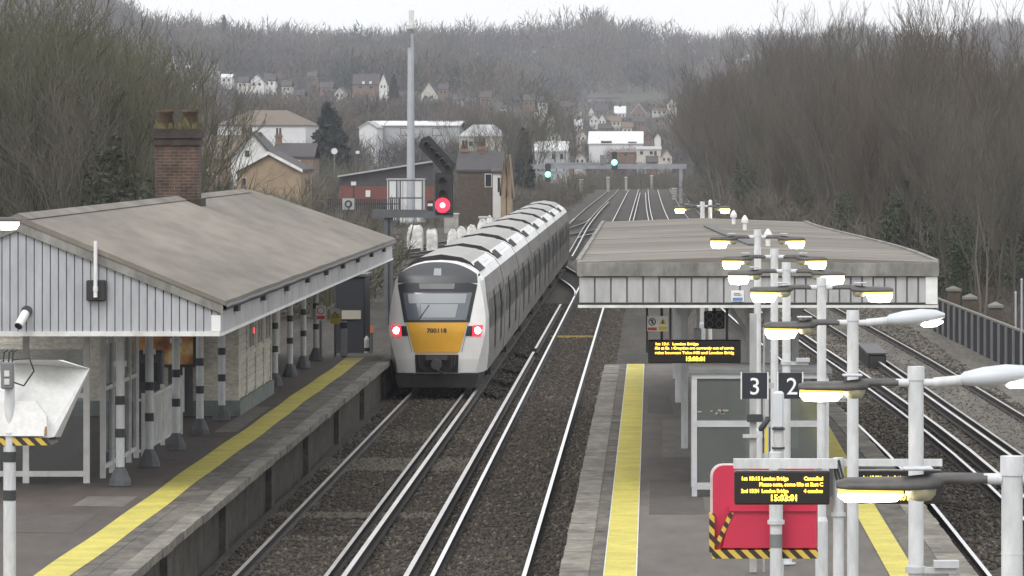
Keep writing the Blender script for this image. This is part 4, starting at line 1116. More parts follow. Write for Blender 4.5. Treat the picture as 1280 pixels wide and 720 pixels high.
# equipment around the post cluster
xk = at(972, 500, 72.4)[0]
kb = thing('equipment_box', 'narrow white equipment box strapped to the pole below the numbers', 'box', (xk, 72.4, 2.9))
a = at(966, 489, 72.4); b = at(980, 536, 72.4)
mb = MB(); mb.bevbox(a[0], b[0], 72.36, 72.5, b[1], a[1], .03); mb.build('casing', M['lampgrey'], kb)
z1 = at(0, 560, 72.4)[1]
mb = MB(); mb.box(a[0] - .01, b[0] + .01, 72.34, 72.52, b[1] - .015, b[1] + .012); mb.box(a[0] - .01, b[0] + .01, 72.34, 72.52, z1 - .012, z1 + .012); mb.build('strap', M['band'], kb)
mb = MB(); mb.cyl(((a[0]+b[0])/2, 72.45, PZ), ((a[0]+b[0])/2, 72.45, b[1]), .075, .075, 12); mb.build('pedestal', M['postwhite'], kb)
xg = at(951, 480, 76)[0]
gp = thing('pole_cluster', 'grey square pole with clamps beside the number boards', 'pole', (xg, 76, PZ))
zt = at(0, 300, 76)[1]; zt = at(0, 392, 76)[1]
mb = MB(); mb.box(xg - .16, xg - .06, 76, 76.1, PZ, zt); mb.box(xg + .03, xg + .06, 76.02, 76.06, PZ, zt - .2); mb.build('shaft', M['paint_dirty'], gp)
mb = MB()
za_ = at(0, 522, 76)[1]; mb.box(xg - .20, xg + .03, 75.93, 75.98, za_ - .06, za_ + .05)
mb.build('dark_clamp', M['band'], gp)
zb_ = at(0, 547, 76)[1]
mb = MB(); mb.box(xg - .26, xg + .08, 75.93, 75.99, zb_, zb_ + .05); mb.build('clamp_arm', M['paint'], gp)
# telephone handset with yellow cord cover
xh, zh = at(955, 528, 72)
ph = thing('platform_telephone', 'black handset with yellow cover hanging beside white equipment box', 'telephone', (xh, 72, 2.4))
mb = MB(); mb.loft([[(xh + dx + r*cos(t), 72 + r*sin(t), z) for t in [2*pi*i/8 for i in range(8)]] for (dx, r, z) in ((.04, .02, zh + .08), (.05, .045, zh + .03), (0, .05, zh - .03), (-.03, .05, zh - .08), (-.05, .02, zh - .12))], True, True, True); mb.build('handset', M['band'], ph)
mb = MB(); mb.box(xh + .01, xh + .05, 71.98, 72.04, zh - .42, zh - .08); mb.build('cover', M['signyellow'], ph)
mb = MB(); mb.box(xh - .02, xh + .0, 72.0, 72.03, zh - .42, zh - .1); mb.build('rod', M['black'], ph)
# bare arms on the posts are clamps of the posts; a shelter stands behind
d = 92.4
sx0 = at(868, 0, d)[0]; sx1 = 3.05
sh = thing('waiting_shelter', 'glazed grey framed waiting shelter on island platform beneath canopy', 'shelter', (sx0, d, PZ))
zt = at(0, 473, d)[1]; zm = at(0, 530, d)[1]
mb = MB(); mb.box(sx0 + .04, sx1, d - .01, d + .01, zm + .04, zt - .04); mb.box(sx0 + .04, sx1, d - .01, d + .01, PZ + .25, zm - .04); mb.build('front_pane', M['glass'], sh)
mb = MB(); mb.box(sx0 - .01, sx0 + .01, d + .05, d + 2.6, PZ + .25, zt - .04); mb.build('side_pane', M['glass'], sh)
mb = MB(); mb.box(sx0 + .04, sx1, d + 2.6, d + 2.62, PZ + .25, zt - .04); mb.build('back_pane', M['glass'], sh)
mb = MB()
for x in (sx0, (sx0 + sx1)/2 + .1, sx1): mb.box(x - .045, x + .045, d - .045, d + .045, PZ, zt)
for x in (sx0, sx1): mb.box(x - .04, x + .04, d + 2.55, d + 2.65, PZ, zt)
mb.box(sx0 - .04, sx1, d - .05, d + .05, zt, zt + .09); mb.box(sx0, sx1, d - .03, d + .03, zm - .05, zm + .06); mb.box(sx0, sx1, d - .03, d + .03, PZ + .12, PZ + .24)
for x in (sx0, sx1): mb.box(x - .03, x + .03, d + .0, d + 2.6, zt - .1, zt + .088)
mb.build('frame', M['paint'], sh)
mb = MB(); mb.box(sx0 - .1, sx1 + .1, d - .1, d + 2.7, zt + .09, zt + .16); mb.build('roof', M['midgrey'], sh)
mb = MB(); mb.box(sx0 + .5, sx1 - .3, d + 1.9, d + 2.4, PZ + .42, PZ + .48)
for x in (sx0 + .7, sx1 - .5): mb.box(x, x + .06, d + 2.0, d + 2.2, PZ, PZ + .42)
mb.build('bench', M['midgrey'], sh)
mb = MB()
random.seed(9)
for i in range(14):
    x = sx0 + .45 + random.gauss(0, .16); z = zm + .22 + random.gauss(0, .035); w = random.uniform(.012, .05)
    mb.box(x - w, x + w, d - .016, d - .012, z - .012, z + .012)
mb.build('sticker_residue', M['board'], sh)
for (py, lab) in ((460.5, 'upper small white notice on the shelter side'), (467.5, 'lower small white notice on the shelter side')):
    x, z = at(863, py, 97)
    t = thing('notice', lab + ' below departure board', 'notice', (x, 97, z), None)
    mb = MB(); mb.box(x - .045, x + .045, 97, 97.01, z - .042, z + .042); mb.build('sheet', M['white'], t)
    mb = MB(); mb.box(x - .03, x + .03, 96.992, 96.998, z - .02, z - .012); mb.box(x - .03, x + .02, 96.992, 96.998, z + .006, z + .012); mb.build('printed_lines', M['midgrey'], t)

# ------------------------------------------------------------------ train
TF, TX = 149.6, -6.10                 # front of the train, centre line
tr = thing('passenger_train', 'long silver passenger train with yellow nose standing at left platform', 'train', (TX, TF, 0))
BP = [(1.22, .42), (1.34, .55), (1.39, 1.15), (1.40, 2.15), (1.345, 2.75), (1.235, 3.20), (1.08, 3.43), (.82, 3.60), (.45, 3.70), (0, 3.73)]
def body_ring(y, k=1.0):
    r = [(x*k, z) for x, z in BP] + [(-x*k, z) for x, z in reversed(BP[:-1])]
    return [(TX + x, y, z) for x, z in r]
CARL, PITCH = 18.9, 19.35
def carriage(i, y0, y1, first, last):
    mb = MB(); n = len(body_ring(0)); nb = len(BP)
    R0, R1 = body_ring(y0), body_ring(y1)
    for k in range(n - 1):
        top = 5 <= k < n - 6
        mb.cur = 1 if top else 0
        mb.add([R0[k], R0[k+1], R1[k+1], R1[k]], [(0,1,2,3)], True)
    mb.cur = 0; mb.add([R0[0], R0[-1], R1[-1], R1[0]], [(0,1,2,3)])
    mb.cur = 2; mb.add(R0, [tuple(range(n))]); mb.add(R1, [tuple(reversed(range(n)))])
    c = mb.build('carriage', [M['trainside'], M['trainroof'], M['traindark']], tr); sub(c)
    B = tr['_b']; Lc = y1 - y0
    dy = [y0 + Lc*.27, y0 + Lc*.70] if not first else [y0 + Lc*.36, y0 + Lc*.74]
    for s in (-1, 1):
        def sp(mbx, ya, yb, za, zb, e):
            xs = lambda z: 1.39 + .01*(z-1.15) if z <= 2.15 else 1.40 - (z - 2.15)*.0917
            mbx.add([(TX + s*(xs(za)+e), ya, za), (TX + s*(xs(za)+e), yb, za), (TX + s*(xs(min(zb,2.15))+e), yb, min(zb,2.15)), (TX + s*(xs(min(zb,2.15))+e), ya, min(zb,2.15))], [(0,1,2,3)])
            if zb > 2.15: mbx.add([(TX + s*(xs(2.15)+e), ya, 2.15), (TX + s*(xs(2.15)+e), yb, 2.15), (TX + s*(xs(zb)+e), yb, zb), (TX + s*(xs(zb)+e), ya, zb)], [(0,1,2,3)])
        for y in dy:
            for k in (0, 1):
                mb = MB(); sp(mb, y + k*.72, y + k*.72 + .70, 1.0, 2.72, .028); mb.build('door', M['traindoor'], c, base=B)
            for ya in (y + .14, y + .86):
                mb = MB(); sp(mb, ya, ya + .42, 1.75, 2.55, .036); mb.build('door_window', M['sideglass'], c, base=B)
            for ya in (y - .14, y + 1.44):
                mb = MB(); sp(mb, ya, ya + .12, .95, 2.78, .05); mb.build('door_seal', M['traindark'], c, base=B)
        segs = [(y0 + 1.0, dy[0] - .5), (dy[0] + 1.95, dy[1] - .5), (dy[1] + 1.95, y1 - .8)]
        for (a, b) in segs:
            m_ = max(1, int((b - a)/1.7)); w = (b - a)/m_
            for k in range(m_):
                mb = MB(); sp(mb, a + k*w + .1, a + (k+1)*w - .1, 1.72, 2.55, .012); mb.build('window', M['sideglass'], c, base=B)
    # roof air conditioning pods: flat-topped, dark end faces
    for (ya, yb) in ((y0 + (1.0 if not first else .6), y0 + Lc*.82),):
        P = [(-1.0, 3.50), (-.86, 3.66), (-.6, 3.80), (0, 3.89), (.6, 3.80), (.86, 3.66), (1.0, 3.50)]
        mb = MB(); A = [(TX + x, ya, z) for x, z in P]; Bq = [(TX + x, yb, z) for x, z in P]
        for k in range(6):
            mb.cur = 2 if 1 <= k <= 4 else 0
            mb.add([A[k], A[k+1], Bq[k+1], Bq[k]], [(0,1,2,3)], True)
        mb.cur = 1; mb.add(A, [tuple(range(7))]); mb.add(Bq, [tuple(reversed(range(7)))])
        # side notch, a flat near-black quad
        mb.cur = 1
        mb.add([(TX + .9, ya - .02, 3.60), (TX + 1.14, ya - .02, 3.40), (TX + 1.16, ya + 4.1, 3.40), (TX + .92, ya + 4.1, 3.62)], [(0,1,2,3)])
        mb.build('air_conditioning_pod', [M['trainroof'], M['under'], M['trainroofd']], c, base=B)
    if not last:
        mb = MB(); rr = [(TX + (p[0]-TX)*.93, p[1], .5 + (p[2]-.5)*.955) for p in body_ring(y1)]; r2 = [(p[0], y1 + PITCH - CARL, p[2]) for p in rr]
        mb.loft([rr, r2], False, False, True); mb.build('gangway', M['traindark'], c, base=B)
    mb = MB(); mb.box(TX - 1.2, TX + 1.2, y0 + 4.6, y1 - 4.6, .28, .60)
    for k in range(6): mb.box(TX - 1.30, TX + 1.30, y0 + 5 + k*1.55, y0 + 6.1 + k*1.55, .22 + .06*(k % 2), .62)
    mb.build('underframe', M['under'], c, base=B)
    for yb in (y0 + 2.6, y1 - 2.6):
        mb = MB()
        for dyw in (-1.1, 1.1):
            for s in (-1, 1): mb.cyl((TX + s*.66, yb + dyw, .42), (TX + s*.80, yb + dyw, .42), .42, .42, 16)
        for s in (-1, 1): mb.box(TX + s*1.0 - .08, TX + s*1.0 + .08, yb - 1.5, yb + 1.5, .32, .56); mb.box(TX + s*1.08 - .06, TX + s*1.08 + .06, yb - .3, yb + .3, .2, .5)
        mb.build('bogie', M['under'], c, base=B)
for i in range(8):
    a = TF + (2.5 if i == 0 else i*PITCH); b = TF + i*PITCH + CARL
    if i == 7: b -= 2.5
    carriage(i, a, b, i == 0, i == 7)

# cab shell
def wz(z):                      # half width of the nose at height z
    t = [(0.55, 1.13), (.9, 1.17), (1.3, 1.27), (1.7, 1.365), (2.1, 1.375), (2.7, 1.30), (3.1, 1.21), (3.45, 1.08)]
    if z <= t[0][0]: return t[0][1]
    for (z0, w0), (z1, w1) in zip(t, t[1:]):
        if z <= z1: return w0 + (w1 - w0)*(z - z0)/(z1 - z0)
    return t[-1][1]
def yf(x, z):                   # how far the face lies behind the tip of the nose
    r = abs(x)/1.38
    return .10*max(0, 1.0 - z) + .30*max(0, z - 1.75)**1.25 + .38*r**3.2 + 1.1*max(0, z - 3.28)**1.6
def arch(s): return 3.73 - .42*abs(s)**2.4
def cab(front):
    sg = 1 if front else -1
    y_tip = TF if front else TF + 7*PITCH + CARL
    Y = lambda x, z, e=0: y_tip + sg*(yf(x, z) - e)
    ycar = TF + 2.5 if front else y_tip - 2.5
    mb = MB(); NS, NV = 29, 22
    grid = [[None]*NS for _ in range(NV)]
    for v in range(NV):
        for u in range(NS):
            s = u/(NS-1)*2 - 1; z = .58 + (v/(NV-1))*(arch(s) - .58)
            x = s*wz(min(z, 3.45) if abs(s) < .999 else min(z, 3.3)); grid[v][u] = (TX + x, Y(x, z), z)
    def skin(r0, r1, m):
        mb.cur = m
        for a in range(len(r0)-1): mb.add([r0[a], r0[a+1], r1[a+1], r1[a]], [(0,1,2,3)], True)
    for v in range(NV-1): skin(grid[v], grid[v+1], 0)
    # sides and roof back to the carriage
    prof = lambda z: 1.40 if z < 2.15 else 1.40 - (z-2.15)*.12 if z < 3.2 else 1.235 - (z - 3.2)*.6
    for u in (0, NS-1):
        sgx = -1 if u == 0 else 1
        col = [grid[v][u] for v in range(NV)]
        back = [(TX + sgx*(1.34 + .06*min(1, max(0, p[2]-.55)/.6) if p[2] < 1.15 else prof(p[2])), ycar, p[2]) for p in col]
        mid = [((a[0]*.25 + b[0]*.75), a[1] + (b[1]-a[1])*.45, a[2]) for a, b in zip(col, back)]
        skin(col, mid, 0); skin(mid, back, 0)
    topr = grid[NV-1]; tb = []
    for u in range(NS):
        s = u/(NS-1)*2 - 1; x = s*1.12
        tb.append((TX + x, ycar, 3.73 - .335*abs(s)**2.6))
    skin(topr, tb, 1)
    c = mb.build('cab', [M['silver'], M['trainroof']], tr); sub(c); B = tr['_b']
    def patch(name, m, bot, top, zb, zt, e, nx=16, nz=10, zt_fn=None):
        mbp = MB(); vs = []
        for j in range(nz+1):
            t = j/nz; l = bot[0] + (top[0]-bot[0])*t; r = bot[1] + (top[1]-bot[1])*t
            for i in range(nx+1):
                x = l + (r-l)*i/nx; ztx = zt_fn(x) if zt_fn else zt; z = zb + (ztx - zb)*t
                vs.append((TX + x, Y(x, z, e), z))
        mbp.add(vs, [(j*(nx+1)+i, j*(nx+1)+i+1, (j+1)*(nx+1)+i+1, (j+1)*(nx+1)+i) for j in range(nz) for i in range(nx)], True)
        return mbp.build(name, m, c, base=B)
    zarch = lambda x: 3.715 - .40*abs(x/1.2)**2.4
    patch('dome', M['traindome'], (-1.14, 1.14), (-1.12, 1.12), 3.13, 3.7, .02, 24, 10, zarch)
    patch('dark_surround', M['traindark'], (-.93, .93), (-1.135, 1.135), 2.02, 3.2, .018, 20, 12, lambda x: 3.22 - .13*(x/1.1)**2)
    patch('windscreen', M['trainglass'], (-.83, .83), (-.99, .99), 2.09, 2.86, .034, 20, 10)
    patch('cab_blind', M['trainblind'], (-.80, .80), (-.84, .84), 2.56, 2.83, .042, 16, 4)
    patch('windscreen_panel', M['trainblind'], (-.42, .52), (-.46, .60), 2.16, 2.54, .042, 10, 4)
    patch('destination_display', M['midgrey'], (-.50, .48), (-.52, .50), 2.96, 3.12, .036, 10, 3)
    patch('roof_light', M['trainblind'], (-.11, .11), (-.10, .10), 3.34, 3.54, .036, 4, 4)
    mbp = MB(); a0 = (-.52, 2.12); a1 = (-.18, 2.5)
    mbp.cyl((TX - .50, Y(-.5, 2.12, .06), 2.12), (TX - .22, Y(-.22, 2.52, .06), 2.52), .014, .01, 6); mbp.build('wiper', M['black'], c, base=B)
    patch('yellow_panel', M['trainyellow'], (-.64, .64), (-.865, .865), 1.19, 2.02, .022, 16, 8)
    patch('yellow_lower_lip', M['trainyellow'], (-.58, .58), (-.62, .62), 1.125, 1.165, .06, 10, 2)
    patch('coupler_recess', M['under'], (-.60, .60), (-.62, .62), .60, 1.11, .03, 12, 4)
    for s in (-1, 1):
        o = patch('tail_lamp_housing', M['traindark'], (s*.80, s*1.20), (s*.86, s*1.30), 1.64, 1.92, .02, 8, 4)
        patch('tail_lamp_surround', M['tail'], (s*1.00, s*1.24), (s*1.02, s*1.31), 1.63, 1.94, .028, 6, 4)
        x = s*1.15; z = 1.79
        mbp = MB(); mbp.loft([[(TX + x + r*cos(a), Y(x, z, e), z + r*sin(a)) for a in [2*pi*i/14 for i in range(14)]] for (r, e) in ((.10, .03), (.095, .06), (.05, .085))], True, True, True); mbp.build('tail_lamp', M['tailcore'], c, base=B)
        patch('pillar_seam', M['midgrey'], (s*.70, s*.715), (s*.885, s*.90), 1.19, 2.02, .024, 2, 6)
        patch('lower_valance', M['silver'], (s*.66, s*1.10), (s*.70, s*1.17), .60, .98, .05, 8, 4)
    # coupler
    mbp = MB(); yy = Y(0, .9, 0)
    mbp.cyl((TX, yy + sg*.3, .84), (TX, yy - sg*.28, .84), .13, .13, 12); mbp.cyl((TX, yy - sg*.22, .84), (TX, yy - sg*.33, .84), .17, .15, 14); mbp.box(TX - .30, TX + .30, min(yy - sg*.05, yy - sg*.2), max(yy - sg*.05, yy - sg*.2), .97, 1.09)
    mbp.build('coupler', M['darkgrey'], c, base=B)
    mbp = MB()
    for dx in (-.5, -.42, .44, .52): mbp.tube([(TX + dx, yy - sg*.06, 1.08), (TX + dx*.95, yy - sg*.12, .8), (TX + dx*.7, yy - sg*.1, .66)], .022)
    mbp.cyl((TX - .02, yy - sg*.36, .72), (TX + .2, yy - sg*.3, .58), .03, .03, 6)
    mbp.build('hoses', M['black'], c, base=B)
    mbp = MB()
    ya, yb2 = sorted((y_tip + sg*.05, y_tip + sg*2.4))
    mbp.loft([[(TX + x, ya + .0 if front else ya, z) for (x, z) in ((-1.1, .18), (1.1, .18), (1.18, .56), (-1.18, .56))], [(TX + x, yb2, z) for (x, z) in ((-1.25, .18), (1.25, .18), (1.3, .56), (-1.3, .56))]], True, True, False)
    mbp.build('skirt', M['under'], c, base=B)
    if front:
        lettering('700118', TX, Y(0, 1.78, .045), 1.74, .17, M['black'], tr, 'CENTER', .004, 'unit_number', width=.56)
cab(True); cab(False)
# ------------------------------------------------------------------ signals and gantries
def feather(mb, mbl, cx, cy, cz, ang, L, w):
    """junction indicator: slanted board with a row of hooded lamps"""
    ux, uz = cos(ang), sin(ang); vx, vz = -uz, ux
    def p(a, b, y): return (cx + ux*a + vx*b, y, cz + uz*a + vz*b)
    mb.loft([[p(-L/2, -w/2, y), p(L/2, -w/2, y), p(L/2 + w*.25, 0, y), p(L/2, w/2, y), p(-L/2, w/2, y), p(-L/2 - w*.25, 0, y)] for y in (cy, cy + .12)], True, True, False)
    for i in range(5):
        a = -L/2 + L*(i + .5)/5; c = p(a, 0, cy)
        mbl.loft([[(c[0] + r*cos(t), y, c[2] + r*sin(t) + dz) for t in [pi*k/8 - .2 for k in range(11)]] + [(c[0] + r*.86*cos(t), y, c[2] + r*.86*sin(t) + dz) for t in [pi*k/8 - .2 for k in reversed(range(11))]] for (y, r, dz) in ((cy - .005, .13, 0), (cy - .34, .115, -.02))], True, True, False)
d = 212.0
X0, ZB = at(466, 272, d); X1, ZT = at(566, 262, d)
sg = thing('signal_gantry', 'cantilever signal gantry with handrails and red signal beside the train', 'signal', (at(486, 0, d)[0], d, -.4))
mb = MB(); mb.box(X0, X1, d - .12, d + .12, ZB, ZT); mb.box(X0, X1, d + .7, d + .85, ZB + .02, ZT - .02); mb.build('beam', M['steel'], sg)
mb = MB(); mb.box(X0 + .02, X1 - .02, d + .13, d + .69, ZT - .08, ZT - .02); mb.build('walkway', M['darkgrey'], sg)
xa = at(480, 0, d)[0]; xb = at(491, 0, d)[0]
mb = MB(); mb.box(xa, xa + .16, d, d + .3, -.4, ZB); mb.box(xb - .10, xb, d, d + .3, -.4, ZB); mb.box(xa + .16, xb - .10, d + .12, d + .17, -.4, ZB - .01); mb.build('post', M['steel'], sg)
for px in (486, 496, 500.5, 528):
    x = at(px, 0, d)[0]; mb = MB(); mb.box(x - .03, x + .03, d - .1, d - .05, ZT, at(0, 225.5, d)[1]); mb.build('handrail_post', M['steel'], sg)
mb = MB()
for py in (225.5, 247.5): 
    z = at(0, py, d)[1]; mb.box(at(485, 0, d)[0], at(528.5, 0, d)[0], d - .095, d - .055, z - .03, z + .03)
mb.build('handrail', M['steel'], sg)
xh0, zh1 = at(544.5, 216, d); xh1, zh0 = at(566.5, 268, d)
mb = MB(); mb.bevbox(xh0, xh1, d - .2, d - .13, zh0, zh1, .04); mb.box((xh0+xh1)/2 - .22, (xh0+xh1)/2 + .22, d - .13, d + .1, zh0 + .05, zh1 - .1); hd = mb.build('signal_head', M['black'], sg); sub(hd)
cx = at(553.5, 0, d)[0]
for py in (226, 241.5):
    z = at(0, py, d)[1]; mb = MB()
    mb.loft([[(cx + r*cos(t), y, z + r*sin(t)) for t in [pi*k/10 - .3 for k in range(13)]] + [(cx + r*.9*cos(t), y, z + r*.9*sin(t)) for t in [pi*k/10 - .3 for k in reversed(range(13))]] for (y, r) in ((d - .2, .17), (d - .55, .15))], True, True, False)
    mb.build('lamp_hood', M['black'], hd, base=sg['_b'])
z = at(0, 256.5, d)[1]
mb = MB(); mb.loft([[(cx + r*cos(t), y, z + r*sin(t)) for t in [2*pi*k/16 for k in range(16)]] for (y, r) in ((d - .205, .30), (d - .24, .28))], True, True, True); mb.build('red_glow_disc', M['sigglow'], hd, base=sg['_b'])  # glowing disc added for the glare around the red lamp
mb = MB(); mb.loft([[(cx + r*cos(t), y, z + r*sin(t)) for t in [2*pi*k/16 for k in range(16)]] for (y, r) in ((d - .245, .11), (d - .30, .09), (d - .32, .03))], True, True, True); mb.build('red_lamp', M['sigred'], hd, base=sg['_b'])
cx_, cz_ = at(546.5, 194, d)
mb, ml = MB(), MB(); feather(mb, ml, cx_, d - .1, cz_, radians(-47), 1.55, .62)
mb.box(cx_ + .32, cx_ + .62, d + .02, d + .06, zh1 - .05, cz_ - .2)
f_ = mb.build('junction_indicator', M['black'], sg); ml.build('indicator_hoods', M['band'], f_, base=sg['_b'])
xs_, zs_ = at(538, 255, d)
mb = MB(); mb.box(xs_ - .12, xs_ + .12, d - .18, d - .13, ZT, zs_ + .14); mb.build('plate_holder', M['black'], sg)
mb = MB(); mb.box(xs_ - .10, xs_ + .10, d - .19, d - .183, zs_ - .08, zs_ + .02); mb.build('number_plate', M['trim'], sg)
# second indicator behind the left roof
d2 = 205
cx_, cz_ = at(56, 250, d2)
s2 = thing('junction_signal', 'dark slanted junction indicator rising behind the left canopy roof', 'signal', (cx_, d2, -.4))
mb, ml = MB(), MB(); feather(mb, ml, cx_, d2, cz_, radians(44), 1.05, .60)
f_ = mb.build('indicator', M['black'], s2); sub(f_); ml.build('indicator_hoods', M['band'], f_, base=s2['_b'])
mb = MB(); mb.cyl((cx_ - .25, d2 + .2, -.4), (cx_ - .25, d2 + .2, cz_), .09, .09, 10); mb.box(cx_ - .3, cx_ - .2, d2 + .1, d2 + .2, cz_ - .15, cz_ - .05); mb.build('post', M['steel'], s2)

# radio mast and equipment building
d = 500
xm, zt = at(513.5, 17, d)
ms = thing('radio_mast', 'tall tapering grey steel mast standing left of the train', 'mast', (xm, d, -.5))
mb = MB(); mb.cyl((xm, d, -.5), (xm, d, zt - 1.5), .42, .27, 16); mb.build('tube', M['galv'], ms)
mb = MB(); mb.cyl((xm, d, -.5), (xm, d, .4), .62, .5, 16); mb.build('base', M['galv'], ms)
mb = MB(); mb.cyl((xm - .05, d, zt - 1.9), (xm - .05, d, zt - 1.5), .36, .36, 14); mb.box(xm - .28, xm - .02, d - .42, d - .3, zt - 3.2, zt - 1.9); mb.build('head', M['midgrey'], ms)
mb = MB(); mb.bevbox(xm - .18, xm + .30, d - .35, d - .05, zt - 1.45, zt + .35, .05); mb.build('aerial_panel', M['trim'], ms)
X0, Z0 = at(484, 263, 506); X1, Z1 = at(529, 225, 506)
eb = thing('equipment_building', 'white panelled equipment hut around the mast foot behind the handrail', 'hut', (X0, 506, -.5))
mb = MB(); mb.bevbox(X0, X1, 506, 510, -.5, Z1, .05); mb.build('walls', M['hwhite'], eb)
mb = MB()
for t in (.26, .30, .42): mb.box(X0 + (X1-X0)*t, X0 + (X1-X0)*(t+.025), 505.96, 505.99, -.3, Z1 - .1)
mb.build('panel_joints', M['sheetgrey'], eb)
mb = MB(); mb.box(X0 - .1, X1 + .1, 505.9, 510.1, Z1, Z1 + .12); mb.build('roof', M['sheetgrey'], eb)

# far gantry over the tracks
d = 640
X0, ZT = at(648, 205, d); X1, ZB = at(858, 211, d)
fg = thing('far_gantry', 'long grey signal gantry spanning all tracks in the distance', 'gantry', (X0, d, -.5))
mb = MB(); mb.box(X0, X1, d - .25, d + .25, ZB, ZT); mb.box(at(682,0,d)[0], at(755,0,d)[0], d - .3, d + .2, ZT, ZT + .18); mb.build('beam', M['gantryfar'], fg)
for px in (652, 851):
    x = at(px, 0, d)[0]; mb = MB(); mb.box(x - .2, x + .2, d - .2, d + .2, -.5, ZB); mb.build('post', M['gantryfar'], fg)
mb = MB()
xa, za = at(649, 193, d); xb = at(659, 0, d)[0]
for x in (xa, xb): mb.box(x - .05, x + .05, d - .3, d - .2, ZT, za)
mb.box(xa, xb, d - .3, d - .2, za - .1, za)
mb.build('ladder_cage', M['gantryfar'], fg); mb = MB()
for px in (682, 686, 690): x = at(px, 0, d)[0]; mb.box(x - .04, x + .04, d - .3, d - .2, ZT, at(0, 198, d)[1])
mb.box(at(682,0,d)[0], at(690,0,d)[0], d - .31, d - .19, at(0, 198.5, d)[1], at(0, 197.5, d)[1])
mb.build('beam_railing', M['gantryfar'], fg)
mb = MB(); xa, za = at(672, 214, d); xb, zb = at(706, 218, d); mb.box(xa, xb, d - .2, d, zb, za); mb.build('lower_arm', M['gantryfar'], fg)
for (px, py, up, lab) in ((685, 218, 0, 'signal_below'), (768, 203, 1, 'signal_above')):
    x, z = at(px, py, d)
    mb = MB(); mb.bevbox(x - .32, x + .32, d - .5, d - .3, z - .9, z + 1.3, .05)
    mb.box(x - .08, x + .08, d - .3, d - .26, min(z, ZT) - .4, max(z, ZT) + .1)
    h = mb.build('signal_head', M['black'], fg); sub(h)
    mb = MB(); mb.loft([[(x + r*cos(t), y, z + r*sin(t)) for t in [2*pi*k/12 for k in range(12)]] for (y, r) in ((d - .51, .36), (d - .6, .28), (d - .62, .1))], True, True, True); mb.build('green_lamp', M['siggreen'], h, base=fg['_b'])
x, z = at(753, 199, d)
mb = MB(); mb.box(x - .3, x + .3, d - .4, d - .3, ZT, z + .5); mb.build('signal_back', M['midgrey'], fg)

# bulk bags and cabinets by the siding
random.seed(21)
BAGS = [(519, 300, 360, 23, 'square white bulk bag, leftmost of the row below gantry', 0), (540, 300, 360, 16, 'square white bulk bag beside the leftmost one', 0),
        (566, 299, 372, 15, 'slumped white bulk bag left of the train roof', 1), (577, 297, 380, 16, 'slumped white bulk bag, middle of the heap', 1), (590, 295, 388, 16, 'slumped white bulk bag nearest the train roof', 1),
        (603, 287, 400, 15, 'upper white bulk bag behind the heap', 1), (612, 281, 415, 13, 'farthest white bulk bag by the bare bush', 1)]
from mathutils import noise as mnoise
def sack(cx, cy, zb, hw, h, kind, sd):
    mb = MB(); rings = []; nn = 20; nr = 9
    for j in range(nr + 1):
        t = j / nr; r_ = []
        for i in range(nn):
            a = 2*pi*i/nn
            if kind == 0:
                e = .28; px_ = (abs(cos(a))**e)*(1 if cos(a) >= 0 else -1); py_ = (abs(sin(a))**e)*(1 if sin(a) >= 0 else -1)
                k = (1, 1.02, 1.03, 1.03, 1.03, 1.02, 1.0, .98, .93, .60)[j]
            else:
                px_, py_ = cos(a), sin(a)
                k = sqrt(max(0.02, 1 - max(0, (t - .25)/.77)**2))*1.12
            q = Vector((px_*1.6 + sd*3.1, py_*1.6, t*2.6 + sd))
            f = 1 + (.10 if kind == 0 else .24)*mnoise.noise(q) + .08*mnoise.noise(q*2.7)
            zz = zb + h*t + (.12*h*mnoise.noise(q*1.3) if j > 5 else 0)
            r_.append((cx + hw*k*f*px_, cy + hw*k*f*py_*.8, zz))
        rings.append(r_)
    mb.loft(rings, True, True, True); return mb
for bi, (px, py, d, w, lab, kind) in enumerate(BAGS):
    X, Z = at(px, py, d); hw = w*.43*d/F; zb = -.3
    b = thing('bulk_bag', lab, 'bag', (X, d, zb), 'white ballast bags beside the siding')
    zt = at(0, py - w*(.80 if kind == 0 else .85), d)[1]
    sack(X, d, zb, hw, zt - zb, kind, bi + 1.3).build('sack', M['bag'], b)
    mb = MB(); mb.tube([(X - hw*.5, d - hw*.5, zt - .1), (X - hw*.2, d - hw*.55, zt - .02), (X + hw*.25, d - hw*.5, zt - .12)], .035, 5); mb.build('lifting_loop', M['bag'], b)
for (px0, px1, py0, py1, d, lab) in ((555, 573, 268, 295, 430, 'grey lineside cabinet with pale lid below the red signal'), (599, 612, 272, 292, 440, 'small grey lineside cabinet behind the white bags'),
    (724, 729, 225, 235, 760, 'pale cabinet left of the far tracks beneath the gantry'), (758, 762, 222, 231, 800, 'pale cabinet under the middle of the far gantry'), (781, 784, 222, 229, 820, 'slim pale cabinet right of the gantry signal'), (813, 816, 220, 226, 860, 'tiny pale cabinet beyond the right hand far tracks'), (840, 846, 236, 248, 690, 'pale cabinet beside the right foot of the far gantry')):
    X0, Z1 = at(px0, py0, d); X1, Z0 = at(px1, py1, d)
    t = thing('lineside_cabinet', lab, 'cabinet', (X0, d, -.5))
    mb = MB(); mb.bevbox(X0, X1, d, d + .8, -.5, Z1, .03); mb.box((X0+X1)/2 - .01, (X0+X1)/2 + .01, d - .02, d - .001, -.3, Z1 - .2); mb.build('body', M['tarmacgrey'], t)
    mb = MB(); mb.box(X0 - .06, X1 + .06, d - .06, d + .86, Z1, Z1 + .1); mb.build('lid', M['trim'], t)

